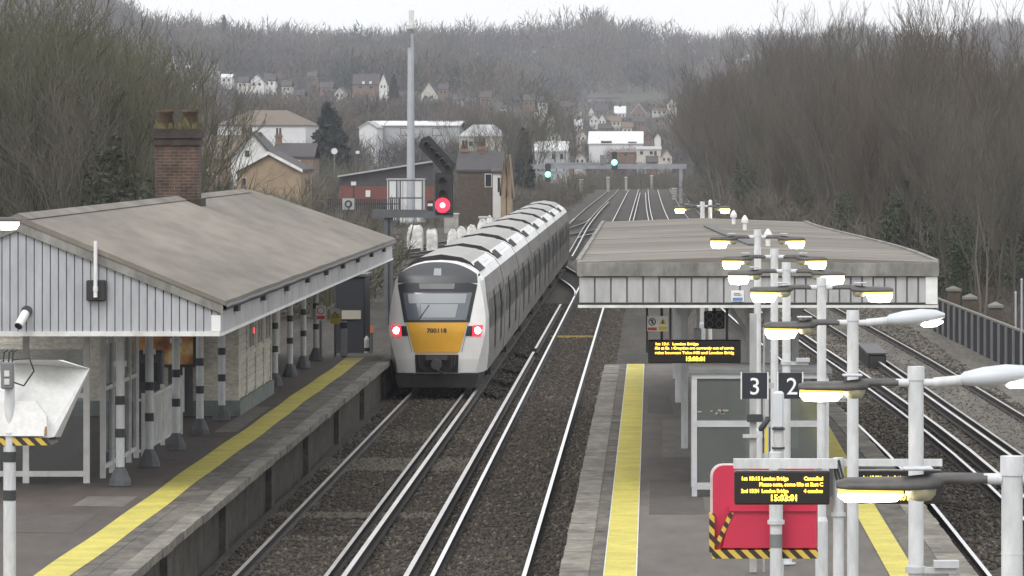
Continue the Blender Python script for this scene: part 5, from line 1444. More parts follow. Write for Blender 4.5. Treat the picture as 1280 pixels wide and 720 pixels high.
# ------------------------------------------------------------------ houses
HOUSES = []          # (px0, px1, py_visible_bottom, d) for keeping sight lines clear
def house(name, label, cat, px0, px1, py_eave, py_ridge, d, depth, walls, roofm, ridge='x', py_base=None, wins=(), chims=(), group=None, barge=None, rot=0, keep=None, hip=0.0, bot=None):
    """ridge='x': eaves face the viewer; ridge='y': gable faces the viewer. pixel numbers give the house's size at distance d"""
    X0, ze = at(px0, py_eave, d); X1, zr = at(px1, py_ridge, d); w = X1 - X0; cx = (X0 + X1)/2
    zb = min(G(X0, d), G(X1, d + depth), G(cx, d)) - 1.0
    t = thing(name, label, cat, (cx, d, zb), group)
    b = t['_b']; hw = w/2; ov = max(.15, w*.02)
    def put(mb, nm, m, parent=t): 
        return mb.build(nm, m, parent, base=b)
    mb = MB()
    if ridge == 'y':
        mb.prism([(cx-hw, zb), (cx+hw, zb), (cx+hw, ze), (cx, zr), (cx-hw, ze)], 'y', d, d + depth); put(mb, 'wall', walls)
        mb = MB(); th = .22
        L_ = [(cx-hw-ov, ze - ov*(zr-ze)/hw), (cx, zr), (cx, zr + th), (cx-hw-ov, ze - ov*(zr-ze)/hw + th)]
        R_ = [(cx+hw+ov, ze - ov*(zr-ze)/hw), (cx, zr), (cx, zr + th), (cx+hw+ov, ze - ov*(zr-ze)/hw + th)]
        mb.prism(L_, 'y', d - .25, d + depth + .25); mb.prism(R_, 'y', d - .25, d + depth + .25); r = put(mb, 'roof', roofm)
        if barge:
            mb = MB(); e = .28
            for sgn in (-1, 1):
                mb.prism([(cx + sgn*(hw+ov), ze - ov*(zr-ze)/hw - .02), (cx, zr - .02), (cx, zr + th + .02), (cx + sgn*(hw+ov), ze - ov*(zr-ze)/hw + th + .02)], 'y', d - .34, d - .26)
            put(mb, 'bargeboard', barge)
    else:
        mb.box(cx-hw, cx+hw, d, d + depth, zb, ze)
        hx = hip*hw
        if not hip: mb.prism([(d, ze), (d + depth, ze), (d + depth/2, zr - .05)], 'x', cx - hw, cx + hw)
        put(mb, 'wall', walls)
        mb = MB(); o = ov; ym = d + depth/2
        A = [(cx-hw-o, d-o, ze-.06), (cx+hw+o, d-o, ze-.06), (cx+hw+o, d+depth+o, ze-.06), (cx-hw-o, d+depth+o, ze-.06), (cx-hw-o+hx, ym, zr), (cx+hw+o-hx, ym, zr)]
        A2 = [(p[0], p[1], p[2]+.2) for p in A]
        mb.add(A2, [(0,1,5,4), (2,3,4,5), (1,2,5), (3,0,4)]); 
        mb.add(A, [(0,4,5,1), (2,5,4,3), (1,5,2), (3,4,0)])
        mb.add([A[0], A[1], A2[1], A2[0]], [(0,1,2,3)]); mb.add([A[2], A[3], A2[3], A2[2]], [(0,1,2,3)])
        mb.add([A[1], A[2], A2[2], A2[1]], [(0,1,2,3)]); mb.add([A[3], A[0], A2[0], A2[3]], [(0,1,2,3)])
        r = put(mb, 'roof', roofm)
    for (wx0, wx1, wy0, wy1, kind) in wins:
        a, z1 = at(wx0, wy0, d); c, z0 = at(wx1, wy1, d)
        mb = MB(); mb.box(a, c, d - .06, d - .01, z0, z1); f = put(mb, 'window' if kind != 'door' else 'door', M['hwhite'] if kind == 'w' else M['midgrey'])
        q = (c - a)*.10
        mb = MB(); mb.box(a + q, c - q, d - .09, d - .065, z0 + q, z1 - q); put(mb, 'pane', M['glassdark'] if kind != 'l' else M['sheetgrey'], f)
    for (px, pyt, wpx, pots) in chims:
        x, z = at(px, pyt, d); hwc = wpx/2*d/F; ym = d + depth*.5
        mb = MB(); mb.box(x - hwc, x + hwc, ym - .5, ym + .5, ze - .2, z); mb.box(x - hwc - .08, x + hwc + .08, ym - .58, ym + .58, z - .3, z - .12); ch = put(mb, 'chimney', M['hbrick'] if walls is not M['hwhite'] else M['brickdark'])
        for k in range(pots):
            xx = x - hwc + (k + .5)*2*hwc/pots; mb = MB(); mb.cyl((xx, ym, z), (xx, ym, z + .75), .15, .12, 8); put(mb, 'chimney_pot', M['pot'], ch)
    HOUSES.append((px0 - 3, px1 + 3, bot if bot is not None else py_eave + (py_eave - py_ridge)*.8, d))
    return t
HW, HC, HB, HT = M['hwhite'], M['hcream'], M['hbrick'], M['htan']
TL, TB = M['tile'], M['tilebrown']
# middle distance, left of the line
house('house', 'tan brick gabled house with white bargeboards above the left roof', 'house', 296, 376, 214, 193, 420, 14, HT, TL, 'y', barge=M['trim'], wins=((303, 308, 222, 232, 'w'),), bot=236)
house('house', 'white gabled house with steep dark roof below the white warehouse', 'house', 289, 342, 197, 167, 560, 12, HW, TL, 'y', barge=M['tile'], wins=((306, 312, 188, 196, 'd'),), chims=((319, 175, 7, 2),), bot=206)
house('terrace_house', 'brown roofed terrace with four chimney pots beside the white gable', 'house', 252, 300, 200, 171, 600, 9, HB, TB, 'x', chims=((305, 167, 14, 4),), wins=((256, 261, 213, 221, 'w'), (266, 272, 213, 221, 'w')), bot=225)
house('terrace_house', 'dark roofed house with two tall pots right of the white gable', 'house', 342, 392, 197, 181, 600, 10, HB, TL, 'x', chims=((344.5, 168, 8, 2),), wins=((352, 357, 200, 207, 'w'), (370, 376, 200, 207, 'w')), bot=212)
house('warehouse', 'broad white warehouse wall beneath a tan hipped roof', 'warehouse', 272, 382, 157, 138.5, 860, 34, M['sheetwhite'], TB, 'x', hip=.62, bot=177)
house('warehouse', 'long pale flat warehouse with white eaves left of the mast', 'warehouse', 462, 574, 157, 152, 900, 30, M['sheetgrey'], M['sheetwhite'], 'x', wins=((500, 512, 160, 170, 'l'), (540, 552, 160, 170, 'l')), bot=170)
house('shed', 'bright white shed gable end left of the long warehouse', 'shed', 449, 471, 160, 153, 880, 22, M['sheetwhite'], M['sheetgrey'], 'y', bot=172)
house('shed', 'grey hip roofed shed right of the mast', 'shed', 574, 628, 171, 157, 800, 26, HC, M['sheetgrey'], 'x', hip=.55, wins=((585, 592, 176, 183, 'w'), (600, 607, 176, 183, 'w')), bot=188)
house('house', 'dark roofed brick house with white end bay beside the red signal', 'house', 572, 627, 214, 192, 470, 11, M['pierbrick'], TL, 'x', chims=((600, 183, 9, 2), (578, 186, 8, 2)), wins=((606, 615, 217, 234, 'w'),), bot=246)
X0, Z1 = at(616, 215, 469.5)
house('extension', 'narrow white rendered bay on the right end of the dark house', 'house', 616, 626, 216, 213, 466, 3.5, HW, TL, 'x', wins=((622, 625, 222, 240, 'd'),), bot=250)
for px, ze, lab in ((629.5, 199, 'left of the two slender pale pointed gables by the white bay'), (636.5, 196, 'right of the two slender pale pointed gables by the white bay')):
    house('gable_wall', lab, 'gable', px - 3, px + 3, 226, ze, 462, 5, HT, HT, 'y', bot=262)
# red brick works with the long mono-pitch roof
d = 560
wk = thing('brick_works', 'low red brick works with long sloping grey roof left of the mast', 'building', (at(480, 0, d)[0], d, -1))
a = at(424, 262, d); b = at(541, 236, d)
mb = MB(); mb.box(a[0], b[0], d, d + 20, -1.2, at(0, 233, d)[1]); mb.build('brick_wall', M['hred'], wk)
mb = MB(); A = [at(424, 233, d), at(541, 233, d), at(541, 203, d), at(424, 221, d)]
mb.prism(A, 'y', d + .3, d + 20); mb.build('upper_wall', M['tile'], wk)
mb = MB(); A = [at(422, 221.5, d), at(542, 202.5, d), at(542, 200.5, d), at(422, 219.5, d)]
mb.prism(A, 'y', d - .3, d + 21); mb.build('roof', M['sheetgrey'], wk)
x, z = at(460, 242, d); mb = MB(); mb.box(x - .25, x + .25, d - .15, d - .01, z - .35, z + .35); mb.build('vent', M['hwhite'], wk)
HOUSES.append((422, 543, 250, d))
# palisade fence, square sign and lamp in front of the works
d = 470
pf = thing('palisade_fence', 'dark palisade fence in front of the red brick works', 'fence', (at(450, 0, d)[0], d, -.5))
mb = MB(); x = at(402, 0, d)[0]; x1 = at(500, 0, d)[0]
while x < x1: mb.box(x, x + .11, d, d + .03, -.6, 2.2 + .0); x += .19
mb.build('pales', M['fence'], pf)
mb = MB(); mb.box(at(402, 0, d)[0], x1, d + .035, d + .08, 1.7, 1.8); mb.box(at(402, 0, d)[0], x1, d + .035, d + .08, .1, .2); mb.build('fence_rails', M['fence'], pf)
a = at(428, 262, d - 2); b = at(443, 248, d - 2)
qs = thing('square_panel', 'square pale panel with a dark ring on the palisade fence', 'panel', (a[0], d - 2, a[1]))
mb = MB(); mb.box(a[0], b[0], d - 2, d - 1.92, a[1], b[1]); mb.build('board', M['sheetgrey'], qs)
mb = MB(); mb.box((a[0]+b[0])/2 - .05, (a[0]+b[0])/2 + .05, d - 1.9, d - 1.8, -.6, a[1]); mb.build('leg', M['midgrey'], qs)
mb = MB(); c = ((a[0]+b[0])/2, (a[1]+b[1])/2)
for i in range(18):
    a0, a1 = 2*pi*i/18, 2*pi*(i+1)/18
    mb.prism([(c[0]+.34*cos(a0), c[1]+.34*sin(a0)), (c[0]+.34*cos(a1), c[1]+.34*sin(a1)), (c[0]+.2*cos(a1), c[1]+.2*sin(a1)), (c[0]+.2*cos(a0), c[1]+.2*sin(a0))], 'y', d - 2.05, d - 2.01)
mb.build('ring', M['fence'], qs)
for (px, py, dd, pb, lab) in ((442, 229, 480, 258, 'short dark lamp with white square head before the red works'), (447, 190, 640, 215, 'distant dark street lamp with pale head beside the conifer')):
    x, z = at(px, py, dd)
    t = thing('street_lamp', lab, 'lamp', (x, dd, G(x, dd)))
    mb = MB(); mb.cyl((x, dd, G(x, dd) - .3), (x, dd, z - .2), .10, .08, 8); mb.build('post', M['black'], t)
    mb = MB(); mb.box(x - .22, x + .22, dd - .2, dd + .2, z - .2, z + .14); mb.build('head', M['hwhite'], t)
X_, Z_ = at(418, 189, 640)
sd = thing('satellite_dish', 'white dish on a pole above the shrubs left of the lamp', 'dish', (X_, 640, G(X_, 640)))
mb = MB(); mb.loft([[(X_ + r*cos(t) , 640 - y, Z_ + r*sin(t)) for t in [2*pi*i/12 for i in range(12)]] for (r, y) in ((.12, 0), (.3, .06), (.38, .14))], True, True, True); mb.build('reflector', M['hwhite'], sd)
mb = MB(); mb.cyl((X_, 640.1, G(X_, 640) - .3), (X_, 640.1, Z_), .06, .06, 8); mb.build('pole', M['midgrey'], sd)

# centre of the valley
house('warehouse', 'white sheet clad warehouse above the centre of the far gantry', 'warehouse', 736, 803, 180, 165, 1150, 30, M['sheetwhite'], M['sheetwhite'], 'x', wins=((751, 765, 176, 181, 'd'), (785, 796, 177, 181, 'd')), bot=183)
house('shed', 'pale grey shed with white sloping roof left of the gantry signal', 'shed', 667, 709, 189, 178, 780, 22, M['sheetgrey'], M['sheetwhite'], 'x', wins=((690, 694, 192, 199, 'd'), (700, 704, 192, 199, 'd')), bot=206)
house('house', 'white pointed gable house right of the central white warehouse', 'house', 818, 826, 172, 166, 1200, 9, HW, TL, 'y', bot=182)
house('block_of_flats', 'pale low block right of and below the white warehouse', 'flats', 796, 826, 187, 184, 1050, 12, HC, M['sheetgrey'], 'x', wins=((800, 804, 189, 193, 'd'), (812, 816, 189, 193, 'd')), bot=197)
house('low_building', 'low brown building under the central white warehouse', 'building', 762, 794, 191, 188.5, 1060, 12, HB, TB, 'x', wins=((768, 772, 192, 195, 'd'), (780, 784, 192, 195, 'd')), bot=196)
house('long_block', 'long flat grey roofed block high in the centre of the valley', 'building', 735, 828, 122.5, 117.5, 2150, 30, M['sheetgrey'], M['tile'], 'x', hip=.1, wins=tuple((740 + 10*i, 746 + 10*i, 125, 128, 'd') for i in range(9)), bot=125)
cent = [(736, 742, 140, 134, 1900, HW, 'y', 'white narrow gabled house at the left of the valley terraces'), (744, 760, 139, 130, 1900, HB, 'x', 'brown brick terrace house left of centre under the long block'),
        (768, 782, 142, 133, 1880, HW, 'x', 'white roofed terrace house under the middle of the long block'), (789, 808, 142, 130, 1860, HB, 'y', 'brown gabled house right of the white roofed terrace'),
        (815, 834, 138, 136, 1880, HC, 'x', 'flat house with bright white eaves at the right of terraces'), (737, 748, 149, 143, 1700, HW, 'y', 'first small white house in the lower terrace row'),
        (748, 757, 150, 143, 1690, HW, 'y', 'second small white house in the lower terrace row'), (760, 776, 152, 145, 1680, HC, 'x', 'cream fronted house in the middle of lower terrace row'),
        (792, 806, 153, 146, 1680, HB, 'x', 'dark brick house at right of the lower terrace row'), (722, 730, 144, 138, 1750, HC, 'y', 'cream house at the far left of the valley terraces'),
        (718, 728, 157, 150, 1500, HW, 'x', 'white roofed cottage left of the lower terrace row'), (806, 815, 172, 166, 1300, HB, 'y', 'brick house beside the white pointed gable house'),
        (820, 832, 155, 148, 1600, HB, 'y', 'brick gabled house at the right edge of the valley')]
for (a, b, e, r, d, w, ax, lab) in cent:
    white_roof = 'white roof' in lab
    wn = tuple((a + (b-a)*t, a + (b-a)*(t+.16), e + 1, e + 4, 'd') for t in ((.18, .62) if b - a < 12 else (.12, .42, .72)))
    house('house', lab, 'house', a, b, e, r, d, 10, w, M['sheetwhite'] if white_roof else (TB if w is HC else TL), ax, wins=wn, chims=((a + (b-a)*.5, r - 1.2, 3, 2),) if ax == 'x' else (), bot=e + 4)
for (a, b, e, r, d, w, ax, lab) in [(700, 716, 206, 197, 900, HB, 'x', 'brown brick house under the left half of the far gantry'), (718, 732, 198, 190, 980, HC, 'y', 'cream gabled house above the left half of the far gantry'), (808, 822, 203, 196, 980, HB, 'x', 'brown house above the right half of the far gantry'),
        (826, 840, 196, 187, 1050, HC, 'y', 'pale gabled house at right end above the far gantry'), (688, 700, 170, 163, 1200, HW, 'y', 'white gabled house above the grey shed roof'), (702, 718, 176, 168, 1150, HB, 'x', 'brick house left of the central white warehouse'),
        (720, 733, 170, 162, 1250, HC, 'y', 'cream house close left of the central white warehouse'), (778, 790, 160, 153, 1400, HC, 'x', 'low cream house above the central white warehouse'), (748, 764, 161, 155, 1420, HB, 'x', 'brown roofed house above left of the central warehouse')]:
    wn = tuple((a + (b-a)*t, a + (b-a)*(t+.18), e + 1.5, e + 5, 'd') for t in (.2, .6))
    house('house', lab, 'house', a, b, e, r, d, 9, w, TB if w is HC else TL, ax, wins=wn, chims=((a + (b-a)*.8, r - 2, 3, 2),) if ax == 'x' else (), bot=e + 4)
# houses on the wooded hill
hill = [(312, 330, 102, 93, 1500, HW, 'y', 'white half timbered villa high on the wooded left hill', 116), (330, 344, 101, 92, 1520, HW, 'x', 'white villa with dark roof beside the half timbered one', 110),
        (296, 310, 103, 97, 1480, HC, 'x', 'cream house left of the white hill villas', 108), (276, 290, 97, 93, 1600, HW, 'x', 'low white roofed house above the tan hipped roof', 101), (344, 352, 96, 88, 1600, HB, 'y', 'brown gabled house behind the white hill villas', 101),
        (441, 474, 106, 93, 1450, TB, 'x', 'dark roofed house with white dormers on the central hill', 117), (474, 484, 105, 92, 1440, HW, 'y', 'tall white gable end on the central hill', 116),
        (211, 221, 84, 70, 1700, HW, 'y', 'white gable high on the left hill', 90), (224, 242, 86, 78, 1710, HB, 'x', 'brown house with white dormers on the left hill', 92), (237, 246, 108, 100, 1400, HC, 'y', 'cream gable low on the left hill above chimney', 114),
        (526, 546, 118, 103, 1500, HC, 'y', 'pale gabled house right of the mast on the hill', 124), (625, 633, 136, 131, 1500, HW, 'x', 'small white house on hill above the gantry left end', 140), (664, 672, 140, 136, 1500, HW, 'x', 'tiny white cottage on hill above the grey shed', 143),
        (400, 416, 110, 103, 1550, HB, 'x', 'brown roofed house on the hill above the conifer', 116), (418, 432, 116, 109, 1480, HC, 'y', 'pale gabled house hidden among trees above the conifer', 121),
        (684, 694, 150, 144, 1400, HC, 'y', 'cream gabled house among trees above grey shed', 154), (366, 380, 120, 113, 1400, HB, 'x', 'brick house among trees above the warehouse roof', 126)]
hill += [(250, 262, 112, 105, 1400, HB, 'x', 'brick house low on hill left of the cream chimney gable', 115), (262, 272, 88, 82, 1700, HC, 'x', 'cream house in the trees right of the dormered brown house', 91), (352, 364, 108, 101, 1450, HC, 'x', 'cream house just right below the white villas', 112),
        (384, 396, 96, 90, 1650, HB, 'x', 'brick house high among trees left of the central hill', 99), (498, 510, 122, 115, 1400, HB, 'x', 'brick house close left behind the mast', 126),
        (548, 560, 112, 105, 1550, HB, 'x', 'brown house right of the pale gable past the mast', 115), (566, 578, 126, 119, 1400, HC, 'x', 'cream house above the grey hip roofed shed', 129), 
        (600, 614, 122, 115, 1450, HB, 'x', 'brick house on hill above the dark roofed house', 125), (654, 668, 126, 119, 1500, HB, 'x', 'brown house above the tiny white cottage', 129),
        (672, 684, 128, 121, 1550, HW, 'x', 'white house with dark roof in trees left of town', 131), (700, 714, 134, 127, 1600, HB, 'x', 'brown house at left edge of the valley town', 137), (834, 846, 130, 123, 1800, HC, 'y', 'pale gable at the far right of the valley town', 133)]
for (a, b, e, r, d, w, ax, lab, bt) in hill:
    wn = tuple((a + (b-a)*t, a + (b-a)*(t+.18), e + 1.5, e + 5, 'd') for t in (.2, .6))
    rf = M['sheetwhite'] if 'white roofed' in lab else TL
    h = house('house', lab, 'house', a, b, e, r, d, 9, HB if w is TB else w, rf, ax, wins=wn, chims=((a + (b-a)*.8, r - 2.5, 3, 2),) if ax == 'x' else (), bot=(bt if w is HW or 'dormers' in lab else e + 1.5))
    if 'dormers' in lab:
        for t in (.35, .62):
            X0, Z1 = at(a + (b-a)*t, e - 4.5, d - .3); X1, Z0 = at(a + (b-a)*t + 3.2, e - 1, d - .3)
            mb = MB(); mb.box(X0, X1, d - .3, d + 2.5, Z0, Z1); mb.build('dormer', HW, h)

# ------------------------------------------------------------------ right boundary: fence, piers, poles
bf = thing('boundary_fence', 'dark upright paled fence along the right hand bank', 'fence', (11.2, 190, -.2))
P0, P1 = (10.95, 205.0), (11.7, 163.0)
mb = MB(); n = 150
for i in range(n):
    t = i/n; x = P0[0] + (P1[0]-P0[0])*t; y = P0[1] + (P1[1]-P0[1])*t; zt = 1.12 + .06*t
    mb.box(x - .03, x + .03, y - .17, y - .0, -.25, zt)
mb.build('pales', M['fence'], bf)
mb = MB(); mb.loft([[(P0[0]-.05, P0[1], 1.10), (P0[0]+.05, P0[1], 1.10), (P0[0]+.05, P0[1], 1.17), (P0[0]-.05, P0[1], 1.17)], [(P1[0]-.05, P1[1], 1.16), (P1[0]+.05, P1[1], 1.16), (P1[0]+.05, P1[1], 1.23), (P1[0]-.05, P1[1], 1.23)]], True, True, False); mb.build('top_rail', M['capstone'], bf)
mb = MB()
for t in frange(0, 1, 14):
    x = P0[0] + (P1[0]-P0[0])*t + .1; y = P0[1] + (P1[1]-P0[1])*t; mb.box(x - .05, x + .05, y - .05, y + .05, -.3, 1.1)
mb.build('posts', M['fence'], bf)
for t in frange(0, 1, 15):
    x = P0[0] + (P1[0]-P0[0])*t; y = P0[1] + (P1[1]-P0[1])*t; mb = MB(); mb.box(x - .10, x - .035, y - .30, y + .10, -.25, 1.09 + .06*t); mb.build('standard', M['midgrey'], bf)
for (px, py, d, lab) in ((1192, 357, 214, 'leftmost brick pier with pyramid cap behind the right fence'), (1212.5, 367, 205, 'middle brick pier with pyramid cap behind the right fence'), (1244.5, 377, 192, 'rightmost and nearest brick pier behind the right fence')):
    x, z = at(px, py, d); hw = 9.5*d/F
    t = thing('brick_pier', lab, 'pier', (x, d, -.2))
    mb = MB(); mb.box(x - hw*.82, x + hw*.82, d - hw*.82, d + hw*.82, -.3, z - .22); mb.build('shaft', M['pierbrick'], t)
    mb = MB(); mb.loft([[(x + sx*k, d + sy*k, zz) for (sx, sy) in ((-1,-1),(1,-1),(1,1),(-1,1))] for (k, zz) in ((hw, z - .22), (hw, z - .13), (hw*.05, z))], True, True, False); mb.build('cap', M['capstone'], t)
# brick bridge parapet joining the piers
for px, py0, d, w, lab in ((1269.5, 366, 172, 2.6, 'slim grey upright rail post at the right edge of view'), (1277, 350, 165, 2.6, 'taller grey upright rail post beside the slim one')):
    x, z = at(px, py0, d); t = thing('rail_post', lab, 'post', (x, d, -.2)); r = w/2*d/F
    mb = MB(); mb.cyl((x, d, -.3), (x, d, z), r, r, 8); mb.build('shaft', M['galv'], t)
    mb = MB(); mb.cyl((x, d, z), (x, d, z + .05), r*1.3, r*.4, 8); mb.build('cap', M['galv'], t)
# black cable trough beside the tracks
ct = thing('location_case', 'low black equipment case beside the right hand tracks', 'case', (at(1090, 0, 172)[0], 172, -.2))
a = at(1078, 462, 170); b = at(1108, 443, 170)
mb = MB(); mb.bevbox(a[0] + .2, b[0], 170, 178, -.2, b[1], .05); mb.build('body', M['black'], ct)
mb = MB(); mb.box(a[0] + .16, b[0] + .04, 169.95, 178.05, b[1], b[1] + .05); mb.build('lid', M['darkgrey'], ct)

# yellow sleeper and trackside clutter by the train
x0, z0 = at(694, 421, 205); x1 = at(747, 0, 205)[0]
ys_ = thing('yellow_marker', 'faded yellow painted strip lying across the track before the island canopy', 'marker', (x0, 198, -.19))
mb = MB(); mb.box(XB(198) - .95, XB(198) + .72, 198, 198.35, -.19, -.12); mb.build('strip', M['oldyellow'], ys_)
random.seed(31)
for i, (y, lab) in enumerate(((150, 'tangle of black cable beside the train front'), (158, 'second loop of black cable farther along the train'), (166, 'third loop of black cable along the train side'), (178, 'farthest loop of black cable along the train side'))):
    x = -4.55 + random.uniform(-.1, .15)
    t = thing('trackside_cable', lab, 'cable', (x, y, -.19))
    mb = MB(); pts = []
    for k in range(26):
        a = k*.62; pts.append((x + .26*cos(a) + .015*k, y + 1.6*sin(a*.7) + .1*k, -.15 + .10*abs(sin(a*1.3))))
    mb.tube(pts, .028, 6); mb.build('coil', M['under'], t)
# ------------------------------------------------------------------ trees
def np_mesh(name, V, Q, mats, mi=None, smooth=False):
    me = bpy.data.meshes.new(name)
    nv, nq = len(V), len(Q)
    me.vertices.add(nv); me.vertices.foreach_set('co', np.asarray(V, dtype=np.float32).ravel())
    me.loops.add(nq*4); me.loops.foreach_set('vertex_index', np.asarray(Q, dtype=np.int32).ravel())
    me.polygons.add(nq); me.polygons.foreach_set('loop_start', np.arange(0, nq*4, 4, dtype=np.int32))
    me.polygons.foreach_set('loop_total', np.full(nq, 4, dtype=np.int32))
    for m in mats: me.materials.append(m)
    if mi is not None: me.polygons.foreach_set('material_index', np.asarray(mi, dtype=np.int32))
    me.update(calc_edges=True); me.validate()
    return me

def segs_mesh(segs):
    """list of (p0, p1, r0, r1) -> 3-sided tapered sticks as quads"""
    P0 = np.array([s[0] for s in segs]); P1 = np.array([s[1] for s in segs])
    R0 = np.array([s[2] for s in segs])[:, None]; R1 = np.array([s[3] for s in segs])[:, None]
    d = P1 - P0; L = np.linalg.norm(d, axis=1, keepdims=True); d = d/np.maximum(L, 1e-6)
    ref = np.where(np.abs(d[:, 2:3]) < .9, np.array([[0,0,1.]]), np.array([[1.,0,0]]))
    u = np.cross(d, ref); u /= np.linalg.norm(u, axis=1, keepdims=True); w = np.cross(d, u)
    vs = []
    for (P, R) in ((P0, R0), (P1, R1)):
        for k in range(3):
            a = 2*pi*k/3; vs.append(P + (u*cos(a) + w*sin(a))*R)
    V = np.stack(vs, axis=1).reshape(-1, 3)
    n = len(segs); b = (np.arange(n)*6)[:, None]
    Q = np.concatenate([b + np.array([[0,1,4,3]]), b + np.array([[1,2,5,4]]), b + np.array([[2,0,3,5]])], axis=0)
    return V, Q

def grow_tree(seed, H, stems=1, spread=.42, up=.55, levels=4, kids=(7, 6, 5), twig=.011, lean=0.1):
    rnd = random.Random(seed); wood, twigs = [], []
    def branch(p, d, L, r, lev):
        n = 4 if lev < 2 else 3 if lev == 2 else 2
        pts = [p]; q = Vector(p); dd = Vector(d)
        for i in range(n):
            dd = (dd + Vector((rnd.gauss(0, .13), rnd.gauss(0, .13), rnd.gauss(.03, .08) + up*.10))).normalized()
            q2 = q + dd*(L/n); r2 = max(twig*.6, r*(1 - .72*(i+1)/n))
            r1 = max(twig*.6, r*(1 - .72*i/n))
            (wood if lev <= 1 else twigs).append((tuple(q), tuple(q2), r1, r2)); pts.append(q2.copy()); q = q2
        if lev >= levels - 1: return
        k = kids[min(lev, len(kids)-1)]
        for j in range(k):
            t = (.28 if lev == 0 else .15) + (.72 if lev == 0 else .85)*(j + rnd.random())/k
            i = min(n-1, int(t*n)); f = t*n - i
            b = pts[i].lerp(pts[i+1], min(1, f))
            az = rnd.uniform(0, 2*pi); side = Vector((cos(az), sin(az), 0))
            par = (pts[i+1] - pts[i]).normalized()
            side = (side - par*side.dot(par)); side = side.normalized() if side.length > .01 else Vector((1,0,0))
            ang = rnd.uniform(.45, .95)*spread*2
            nd = (par*cos(ang) + side*sin(ang) + Vector((0,0,up*.35))).normalized()
            LL = L*(rnd.uniform(.42, .68) if lev == 0 else rnd.uniform(.40, .66))*(1.1 - .4*t)
            branch(b, nd, LL, max(twig, r*.42*(1 - .5*t)), lev + 1)
    for s in range(stems):
        a = rnd.uniform(0, 2*pi); o = (.0 if stems == 1 else .35)
        d = Vector((cos(a)*lean*(1 + s*.6), sin(a)*lean*(1 + s*.6), 1)).normalized()
        branch(Vector((cos(a)*o, sin(a)*o, -.3)), d, H*.86*rnd.uniform(.85, 1.05), H*.0125/(stems**.4), 0)
    return wood, twigs

def leaf_cloud(seed, blobs, n, size):
    """evergreen leaves scattered over a set of ellipsoid blobs"""
    rs = np.random.RandomState(seed); pts = []
    for (c, r, k) in blobs:
        m = int(n*k); v = rs.normal(size=(m, 3)); v /= np.linalg.norm(v, axis=1, keepdims=True)
        rad = rs.uniform(.35, 1.08, size=(m, 1))**.6
        pts.append(np.array(c) + v*rad*np.array(r)*(1 + .18*np.sin(v[:, :1]*9 + c[0])*np.cos(v[:, 2:]*7)))
    P = np.concatenate(pts); m = len(P)
    a = rs.normal(size=(m, 3)); a /= np.linalg.norm(a, axis=1, keepdims=True)
    b = np.cross(a, rs.normal(size=(m, 3))); b /= np.linalg.norm(b, axis=1, keepdims=True)
    s = rs.uniform(.6, 1.4, size=(m, 1))*size
    V = np.stack([P - a*s, P + b*s*.5, P + a*s, P - b*s*.5], axis=1).reshape(-1, 3)
    Q = np.arange(m*4).reshape(-1, 4)
    return V, Q

def make_tree(name, label, cat, group, seed, H, barkm, twigm, ivy=None, **kw):
    t = thing(name, label, cat, (0, 0, 0), group)
    w, tw = grow_tree(seed, H, **kw)
    V, Q = segs_mesh(w); o = bpy.data.objects.new('trunk', np_mesh('trunk', V, Q, [barkm])); COL.objects.link(o); o.parent = t
    V, Q = segs_mesh(tw); o = bpy.data.objects.new('crown', np_mesh('crown', V, Q, [twigm])); COL.objects.link(o); o.parent = t
    if ivy:
        V, Q = leaf_cloud(seed, ivy, 900, .11); o = bpy.data.objects.new('ivy', np_mesh('ivy', V, Q, [M['ivy']])); COL.objects.link(o); o.parent = t
    t['_n'] = len(tw)
    return t
RG = 'bare trees on the right bank of the railway'
LG = 'bare trees behind the left canopy'
RL = 'bare brown deciduous tree in the dense belt right of the tracks'
LLb = 'bare olive brown tree in the thicket behind the left canopy roof'
RI = 'ivy clad dark green tree in the belt right of the tracks'
LI = 'ivy covered tree in the thicket behind the left canopy roof'
ivyb = [((0, 0, 3.0), (.9, .9, 3.0), 1.2), ((.5, .2, 6.2), (1.0, .9, 2.0), .8), ((-.6, -.3, 5.0), (.9, .9, 1.6), .6)]
protoR = [make_tree('deciduous_tree', RL, 'tree', RG, 101 + i, 13.5, M['bark2'] if i % 2 else M['bark'], (M['twig'], M['twigg'], M['twigr'], M['twig'])[i], None, stems=(2, 1, 3, 2)[i], kids=(9, 7, 6), spread=.36, up=.75, twig=.015) for i in range(4)]
protoRI = [make_tree('ivy_clad_tree', RI, 'tree', RG + ' with ivy', 131 + i, 12.5, M['bark'], M['twig'], ivyb, stems=2, kids=(8, 7, 6), spread=.36, up=.7, twig=.015) for i in range(2)]
protoL = [make_tree('deciduous_tree', LLb, 'tree', LG, 151 + i, 12.0, M['barkg'], (M['twigg'], M['twig'], M['twigg'])[i], None, stems=(2, 3, 2)[i], kids=(9, 7, 6), spread=.42, up=.6, twig=.015) for i in range(3)]
protoLI = [make_tree('ivy_clad_tree', LI, 'tree', LG + ' with ivy', 171, 9.5, M['barkg'], M['twigg'], ivyb, stems=2, kids=(8, 7, 6), spread=.42, up=.6, twig=.015)]

